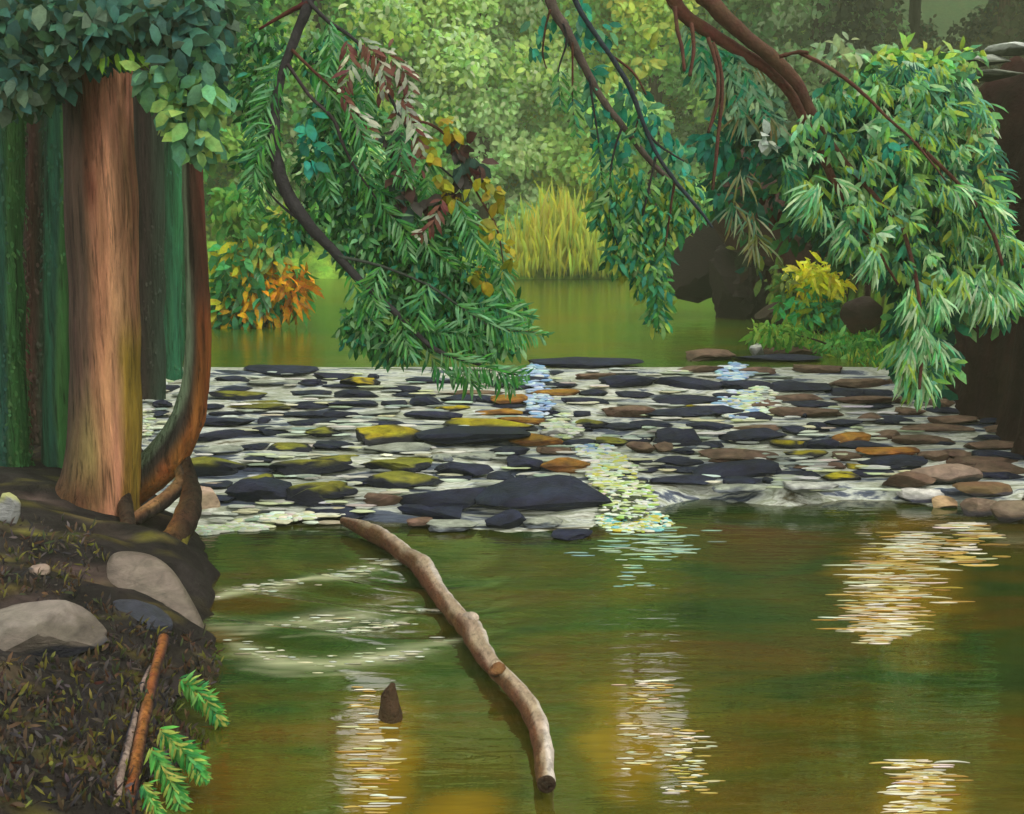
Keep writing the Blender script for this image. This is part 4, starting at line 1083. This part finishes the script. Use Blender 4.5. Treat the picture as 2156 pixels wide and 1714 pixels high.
for (xa, xb, ya, yb, m, kinds) in [(1640, 2140, 800, 1010, 46, 'bbnbbn'), (430, 1150, 800, 1070, 34, 'nnnn'), (1150, 1640, 800, 1020, 22, 'nnbn')]:
    got = 0
    for _ in range(4000):
        if got >= m: break
        x_, y_ = R3.uniform(xa, xb), R3.uniform(ya, yb); w2 = R3.uniform(50, 120)
        if all(abs(x_ - s_[0]) > (w2 + s_[2]) * .42 or abs(y_ - s_[1]) > (s_[3] + 12) * .62 for s_ in ST):
            ST.append((x_, y_, w2, R3.uniform(11, 18), kinds[R3.integers(len(kinds))])); got += 1
KC = {'n': ((22, 25, 42), (32, 36, 56)), 'm': ((22, 25, 38), (116, 116, 40)), 'b': ((72, 56, 46), (104, 84, 70)), 'o': ((92, 60, 30), (140, 100, 36)), 'g': ((84, 90, 98), (140, 146, 134)),
      'y': ((36, 37, 42), (156, 144, 28)), 'p': ((130, 132, 132), (180, 182, 174))}
KN = {'n': 'blue-black slab', 'm': 'dull yellow mossy slab', 'b': 'brown slab', 'o': 'rusty ochre slab', 'g': 'grey slab', 'y': 'bright yellow mossy slab', 'p': 'whitish stone'}
def zone(x):
    return ('behind the curved trunk' if x < 400 else 'left of drooping leaf tip' if x < 870 else 'under drooping leaf tip' if x < 1080 else
            'left of central foam' if x < 1260 else 'right of central foam' if x < 1560 else 'below right bank' if x < 1880 else 'under pale hanging leaves')
def row(y):
    return 'top' if y < 700 + 80 else 'upper' if y < 850 else 'middle' if y < 930 else 'lower' if y < 1010 else 'bottom'
cells = {}
for i, s in enumerate(ST): cells.setdefault((s[4], zone(s[0]), row(s[1])), []).append(i)
ordn = ['', 'second', 'third', 'fourth', 'fifth', 'sixth', 'seventh', 'eighth', 'ninth', 'tenth', 'eleventh', 'twelfth', 'thirteenth', 'fourteenth', 'fifteenth', 'sixteenth', 'seventeenth', 'eighteenth', 'nineteenth', 'twentieth']
LAB = {}
for (kd, z_, r_), ids in cells.items():
    ids.sort(key=lambda i: ST[i][0])
    for q, i in enumerate(ids):
        if len(ids) == 1: pos = KN[kd] + ' alone in'
        elif q == 0: pos = 'leftmost ' + KN[kd] + ' in'
        elif q == len(ids) - 1: pos = 'rightmost ' + KN[kd] + ' in'
        else: pos = ordn[q] + ' ' + KN[kd] + ' from left,'
        LAB[i] = f'{pos} {r_} cascade rows {z_}'.replace('in ' + r_, 'in the ' + r_)
for i, (x, y, w_, h_, kd) in enumerate(ST):
    p = march(x, y + h_ * .5, lambda a, b: wl(b), y0=5)
    Y = p[1]; k = Y / F
    rx = w_ * k / 2; rz = max(h_ * k / 2 * 1.12, .024)
    ry = min(max(rx * .6, .12), .30); rx *= 1.2
    base, top = KC[kd]
    def cf(U, V, W, base=base, top=top, i=i):
        t_ = sm(.15, .45, V[:, 2] + .55 * wob(V * [2, 1, 1], 2.6, i) - (.22 if kd in 'my' else 0))[:, None]
        return (S(*base)[None] * (1 - t_) + S(*top)[None] * t_) * (1 + .30 * wob(V * [3, 1, 1], 2, i + 2)[:, None])  # fronts darkened as painted shadow sides
    rot = random.uniform(-.12, .12)
    o = put('cascade_stone', stone((p[0], Y + ry * .8, p[2] + rz * .72), rx, ry, rz, i, cf, random.choice([2.6, 3.6, 5.5]), .24, 3, rot, 2.1), M_SLAB)
    tag(o, LAB[i], 'stone', 'stones of the cascade')

q_ = flat(822, 1512)
def stub():  # solid stub added in place of a brown reflection on the pool
    tv = tube([q_ + [0, 0, -.05], q_ + [0, 0, .0], q_ + [-.004, .02, .09], q_ + [.01, .03, .155]], [.058, .056, .036, .012], 14, S(60, 44, 26), lump=.28, seed=8)
    o = put('added_stub', tv, M_WOOD)
    tag(o, 'small dark brown pointed stub added for a dark reflection in the pool at bottom left centre', 'added stub')
stub()

# ------------------------------------------------------------------ foam, trickles and painted glints
def blobs(name, label, items, kind='stuff'):
    items = [(a, b, c, d, int(n_ * 1.7), e, f * 1.0) for (a, b, c, d, n_, e, f) in items]
    parts = []
    V0, F0 = ico(2)
    for (x, y, rx, ry, n, pal, sz) in items:
        for q in range(n):
            a, r = rng.uniform(0, 6.28), rng.random() ** .5
            px, py = x + rx * r * math.cos(a), y + ry * r * math.sin(a)
            p = march(px, py, lambda a_, b_: wl(b_), y0=4)
            k = p[1] / F
            s = sz * rng.uniform(.5, 1.3) * k
            W = V0 * [s * rng.uniform(.8, 2.6) * .75, s * .8, s * .32] + p + [0, 0, .035 if y < 1100 else .006]
            parts.append((W, F0, np.tile(pick([pal[rng.integers(len(pal))]], 1, .05)[0], (len(W), 1)) * (1 + .15 * wob(W, 14, 2))[:, None]))
    o = put(name, merge(parts), M_FOAM_GLINT)
    tag(o, label, None, None, kind)
    return o

BL = [(150, 176, 200), (190, 206, 214), (124, 160, 200)]
WH = [(206, 212, 196), (190, 204, 190), (180, 196, 150)]
blobs('foam', 'pale blue and white foam tumbling down the middle of the cascade',
      [(1125, 795, 26, 24, 46, BL, 9), (1135, 850, 26, 36, 70, BL, 8), (1185, 905, 40, 26, 70, WH, 8), (1250, 950, 40, 20, 60, BL + WH, 8), (1285, 1000, 50, 40, 130, WH + [(184, 188, 90)], 8), (1320, 1060, 60, 44, 190, WH + [(150, 180, 90), (60, 70, 40)], 8),
       (1335, 1100, 80, 24, 200, WH + [(110, 176, 180), (170, 170, 60)], 7), (1545, 790, 34, 20, 60, BL, 9), (1560, 860, 50, 34, 110, BL + WH, 9), (1590, 850, 50, 30, 60, WH, 8)])
blobs('foam', 'white foam line along the foot of the cascade on the left',
      [(430, 1118, 46, 10, 60, WH, 8), (510, 1108, 60, 12, 90, WH, 9), (600, 1098, 60, 8, 60, WH, 8), (330, 810, 24, 8, 24, WH, 8), (310, 900, 10, 40, 24, WH, 7)])


def strokes(name, label, rects, n, pal, onwater=False):
    """long thin horizontal flecks: white water between the stones, and painted glints on the pool"""
    V0, F0 = ico(2); parts = []
    for (xa, xb, ya, yb, m, L0, h0) in rects:
        for q in range(int(m * (2.2 if onwater else 1))):
            px, py = (xa + xb) / 2 + rng.normal(0, .27) * (xb - xa), rng.uniform(ya, yb)
            p = flat(px, py, .002) if onwater else march(px, py, lambda a_, b_: wl(b_), y0=4)
            k = p[1] / F; L = rng.uniform(.35, 1) * L0 * k; dy = rng.uniform(.6, 1.2) * h0 * k * (1.15 if onwater else 2.5)
            bend = rng.normal(0, .10)
            W = V0 * [L, dy, .010 if not onwater else .003]
            W[:, 1] += bend * (W[:, 0] ** 2 / L - L * .4) + dy * .5 * wob(W, 60, q)
            W[:, 2] += (.03 if not onwater else 0)
            parts.append((W + p, F0, np.tile(pick([pal[rng.integers(len(pal))]], 1)[0], (len(W), 1))))
    o = put(name, merge(parts), M_FOAM_GLINT)
    tag(o, label, None, None, 'stuff')


strokes('foam', 'white water lines running between the slabs of the cascade',
        [(440, 1100, 780, 1060, 190, 40, 4), (300, 400, 790, 930, 20, 24, 4), (1100, 1600, 780, 1010, 130, 44, 4), (1500, 1950, 860, 1040, 90, 44, 4), (420, 800, 1060, 1110, 40, 40, 4)], 0,
        [(204, 208, 198), (176, 184, 172), (150, 160, 150), (190, 194, 160)])
strokes('foam_glint_streaks', 'dull green and white froth spreading from the foot of the central foam', [(1260, 1480, 1110, 1180, 34, 40, 3.4), (1300, 1360, 1190, 1240, 8, 22, 3)], 0, [(130, 160, 120), (150, 176, 150), (120, 160, 150)], True)
strokes('foam_glint_streaks', 'bright streaks painted as sky glints on the pool at right and along the bottom',
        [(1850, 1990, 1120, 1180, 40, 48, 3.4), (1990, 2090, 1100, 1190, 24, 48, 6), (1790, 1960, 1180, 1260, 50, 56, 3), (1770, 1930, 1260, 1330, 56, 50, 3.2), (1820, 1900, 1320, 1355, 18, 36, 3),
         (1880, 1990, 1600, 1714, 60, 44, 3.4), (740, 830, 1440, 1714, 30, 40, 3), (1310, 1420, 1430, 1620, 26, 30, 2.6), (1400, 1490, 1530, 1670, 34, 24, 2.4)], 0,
        [(190, 188, 172), (166, 162, 130), (160, 140, 70), (140, 112, 40)], True)  # pale flecks added to imitate sky glints on the water


def streak(pts, wpx):
    P = np.array([flat(x, y, .012) for x, y in pts]); k = len(pts)
    ws = np.sin(np.linspace(.12, math.pi - .12, k)) * wpx
    t = np.linspace(0, 1, k); T = np.linspace(0, 1, k * 8)
    Q = np.stack([np.interp(T, t, P[:, j]) for j in range(3)], 1)
    W = np.interp(T, t, ws) * (1 + .5 * wob(Q, 18, int(pts[0][0])))
    W = np.abs(W) * Q[:, 1] / F * 2.2
    A = Q + [0, 0, 0]; n = len(Q)
    V = np.concatenate([A + np.stack([0 * W, W, -.009 + 0 * W], 1), A, A - np.stack([0 * W, W, .009 + 0 * W], 1)])
    Fc = [(i, i + 1, n + i + 1, n + i) for i in range(n - 1)] + [(n + i, n + i + 1, 2 * n + i + 1, 2 * n + i) for i in range(n - 1)]
    return V, Fc, np.tile(S(160, 164, 136), (len(V), 1)) * (1 + .2 * wob(V, 14, 3))[:, None]
sts = [([(640, 1222), (700, 1216), (760, 1196), (830, 1180)], 7), ([(455, 1256), (520, 1240), (570, 1236), (622, 1222)], 8), ([(520, 1330), (600, 1310), (720, 1300), (830, 1290), (905, 1285)], 7),
       ([(500, 1345), (540, 1372), (600, 1392), (700, 1396), (800, 1380), (900, 1362), (965, 1345)], 8), ([(620, 1340), (700, 1335), (780, 1322), (850, 1312)], 5)]
fl = []  # pale flecks added as highlights along the ripple arcs
V0_, F0_ = ico(1)
for (pts_, w_) in sts:
    P_ = np.array([flat(x, y, .004) for x, y in pts_])
    tt_ = np.linspace(0, 1, len(P_))
    for q in range(60):
        u = rng.random(); c_ = np.array([np.interp(u, tt_, P_[:, j]) for j in range(3)])
        env_ = math.sin(math.pi * min(max(u, .05), .95)) + .15
        k_ = c_[1] / F
        c_ = c_ + [rng.normal(0, 14) * k_, rng.normal(0, 1) * w_ * 1.6 * k_ * env_ * 2.2, 0]
        s_ = rng.uniform(1.2, 3.4) * k_
        fl.append((V0_ * [s_ * rng.uniform(3, 9), s_ * 1.2, s_ * .3] + c_, F0_, np.tile(pick([(186, 190, 164), (150, 152, 120), (200, 204, 190)], 1)[0], (len(V0_), 1))))
o = put('foam_glint_streaks', merge(fl), M_FOAM_GLINT)
tag(o, 'thin pale flecks painted as highlights on the ripples left of the driftwood', None, None, 'stuff')

# ------------------------------------------------------------------ driftwood
def driftwood():
    pts = [(722, 1096), (760, 1112), (805, 1132), (850, 1165), (890, 1195), (918, 1240), (955, 1290), (990, 1325), (1012, 1365), (1042, 1408), (1085, 1452), (1120, 1500), (1140, 1560), (1146, 1610), (1150, 1650)]
    ws = [18, 34, 40, 40, 48, 44, 44, 54, 48, 42, 46, 48, 44, 44, 44]
    P = [flat(x, y, .07) for x, y in pts]
    R = [w_ * p[1] / F / 2 * .98 for w_, p in zip(ws, P)]
    b = P[7]
    t = empty('driftwood_log', tuple(b), 'long crooked grey driftwood log lying from the cascade into the pool', 'log')
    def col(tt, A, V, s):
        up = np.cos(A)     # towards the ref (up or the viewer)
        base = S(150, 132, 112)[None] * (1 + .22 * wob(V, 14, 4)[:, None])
        hi = S(190, 180, 172); br = S(92, 60, 38)  # painted highlight for the right side, painted shade for the left
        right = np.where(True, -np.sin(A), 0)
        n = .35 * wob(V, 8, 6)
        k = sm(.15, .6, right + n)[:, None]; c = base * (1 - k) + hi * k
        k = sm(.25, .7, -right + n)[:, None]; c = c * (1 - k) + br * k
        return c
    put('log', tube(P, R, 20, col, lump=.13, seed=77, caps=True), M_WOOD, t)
    e = P[-1]; d = unit(np.array(P[-1]) - np.array(P[-2]))
    r = R[-1]
    put('cut_end', tube([e - d * .01, e + d * .012, e + d * .014], [r * .98, r * .9, r * .2], 18, S(56, 38, 26), lump=.05, seed=5), M_WOOD, t)
    kx = flat(1046, 1412, .11)
    put('knot', stone(kx, .045, .05, .035, 5, rockcol((110, 70, 44), None, (60, 40, 30)), 2.2, .25, 2), M_WOOD, t)
    s0 = flat(985, 1305, .10); s1 = flat(1000, 1300, .15)
    put('branch_stub', tube([s0, (s0 + s1) / 2, s1], [.045, .036, .02], 10, S(176, 160, 146), lump=.1), M_WOOD, t)
driftwood()

# ------------------------------------------------------------------ foreground left bank: stems, ferns, litter
Yb = 4.4
def stems():
    a = ground(330, 1400)
    for (lab, pts, ws, stops) in [
        ('orange brown root running down the bank at lower left', [(345, 1345), (330, 1400), (318, 1450), (298, 1540), (280, 1640), (262, 1760)], [26, 22, 26, 28, 32, 36], [(-1, (52, 40, 44)), (-.2, (150, 92, 44)), (.4, (160, 100, 60)), (1, (112, 84, 70))]),
        ('pale grey root beside the orange root at lower left', [(318, 1400), (300, 1440), (285, 1500), (268, 1570), (250, 1640), (230, 1760)], [8, 12, 14, 18, 22, 30], [(-1, (150, 130, 120)), (0, (140, 122, 114)), (.6, (44, 44, 60)), (1, (40, 40, 56))])]:
        P = []
        for (x, y) in pts:
            q = ground(x, y) if y < 1714 else ground(x, 1710)
            P.append((x, y, q[1] - .05))
        Ys = np.linspace(P[0][2], P[-1][2], len(P))
        P = [(p[0], p[1], float(yy)) for p, yy in zip(P, Ys)]
        o = put('tree_root', limb(P, ws, 4, barkcol(stops), n=14, lump=.08, seed=int(pts[0][0])), M_BARK)
        tag(o, lab, 'root')
stems()

FG = [(74, 150, 66), (104, 168, 84), (50, 128, 62), (156, 168, 80)]
def fern(label, pts, L, W, tilt):
    Yf = ground(pts[0][0], min(pts[0][1] + 60, 1700))[1] - .12
    t = empty('fern', tuple(at(pts[0][0], pts[0][1], Yf)), label, 'fern', 'bright ferns at the foot of the bank')
    put('stem', limb([(x, y, Yf - .05 * j) for j, (x, y) in enumerate(pts)], [5, 4, 4, 3, 2][:len(pts)], Yf, S(110, 80, 40), n=6), M_TWIG, t)
    Lv = Leaves()
    comb(Lv, [(x, y, Yf - .02 - .05 * j) for j, (x, y) in enumerate(pts)], Yf, L * .95, W * .55, FG, step=3)
    comb(Lv, [(x + 5, y + 4, Yf + .02 - .05 * j) for j, (x, y) in enumerate(pts)], Yf, L * .75, W * .55, FG, step=3.4)
    Lv.build('frond', t)
fern('short bright fern frond leaning over the pool, highest of the lower left ferns', [(378, 1432), (405, 1448), (435, 1475), (466, 1520)], 34, 12, 0)
fern('bright fern frond below the highest one, curving towards the pool', [(336, 1535), (370, 1565), (405, 1600), (428, 1640)], 38, 13, 0)
fern('bright fern frond beside the orange root, left of its longer neighbour', [(318, 1575), (345, 1620), (370, 1670), (386, 1725)], 34, 13, 0)
fern('small fern tuft at the bottom edge next to the orange root', [(302, 1650), (318, 1680), (335, 1720)], 26, 10, 0)

bank = Leaves()
poly = [(0, 1080), (200, 1120), (230, 1180), (200, 1260), (330, 1330), (440, 1340), (480, 1400), (440, 1500), (420, 1714), (0, 1714), (0, 1400), (180, 1400), (180, 1270), (0, 1260)]
for (x, y) in polypts(poly, 1300):
    p = ground(x, y)
    n = 2
    P = np.repeat(p[None], n, 0) + rng.normal(0, .012, (n, 3)) + [0, 0, .012]
    D = unit(rng.normal(0, .5, (n, 3)) + [.1, -.1, 1.0 if rng.random() < .5 else -.2])
    bank.add(P, D, unit(rng.normal(0, .5, (n, 3)) + [0, -1, .5]), rng.uniform(.02, .07, n), rng.uniform(.008, .018, n),
             pick([(48, 40, 35), (60, 50, 46), (96, 94, 36), (54, 62, 34), (74, 52, 36), (76, 68, 70), (36, 33, 40), (72, 56, 38)], n))
tag(bank.build('moss_and_litter', None), 'moss tufts and leaf litter on the dark bank', None, None, 'stuff')

grass = Leaves()
for (x, y) in polypts([(1600, 700), (1740, 690), (1880, 720), (1900, 800), (1800, 770), (1700, 740), (1620, 735)], 700):
    p = ground(x, y); n = 3
    grass.add(np.repeat(p[None], n, 0) + rng.normal(0, .03, (n, 3)), unit(rng.normal(0, .35, (n, 3)) + [0, 0, 1]), unit(rng.normal(0, .4, (n, 3)) + [0, -1, .3]), rng.uniform(.06, .16, n), .025, pick([(90, 150, 50), (120, 170, 60), (70, 140, 60), (150, 170, 60)], n))
tag(grass.build('grass', None), 'bright grass on the right bank', None, None, 'stuff')


# ------------------------------------------------------------------ air
hm = bpy.data.materials.new('haze'); hm.use_nodes = True
hn = hm.node_tree; hn.nodes.remove(hn.nodes['Principled BSDF'])
pv = hn.nodes.new('ShaderNodeVolumePrincipled')
pv.inputs['Color'].default_value = (.84, .96, .62, 1)
pv.inputs['Density'].default_value = .0026
pv.inputs['Anisotropy'].default_value = 0.0
hn.links.new(pv.outputs['Volume'], hn.nodes['Material Output'].inputs['Volume'])
x0, x1, y0, y1, z0, z1 = -92, 92, -14, 132, -2.2, 66
V = [(x, y, z) for z in (z0, z1) for (x, y) in ((x0, y0), (x1, y0), (x1, y1), (x0, y1))]
o = mesh_obj('haze', V, [(3, 2, 1, 0), (4, 5, 6, 7), (0, 1, 5, 4), (1, 2, 6, 5), (2, 3, 7, 6), (3, 0, 4, 7)], hm, smooth=False)
tag(o, None, None, None, 'stuff')
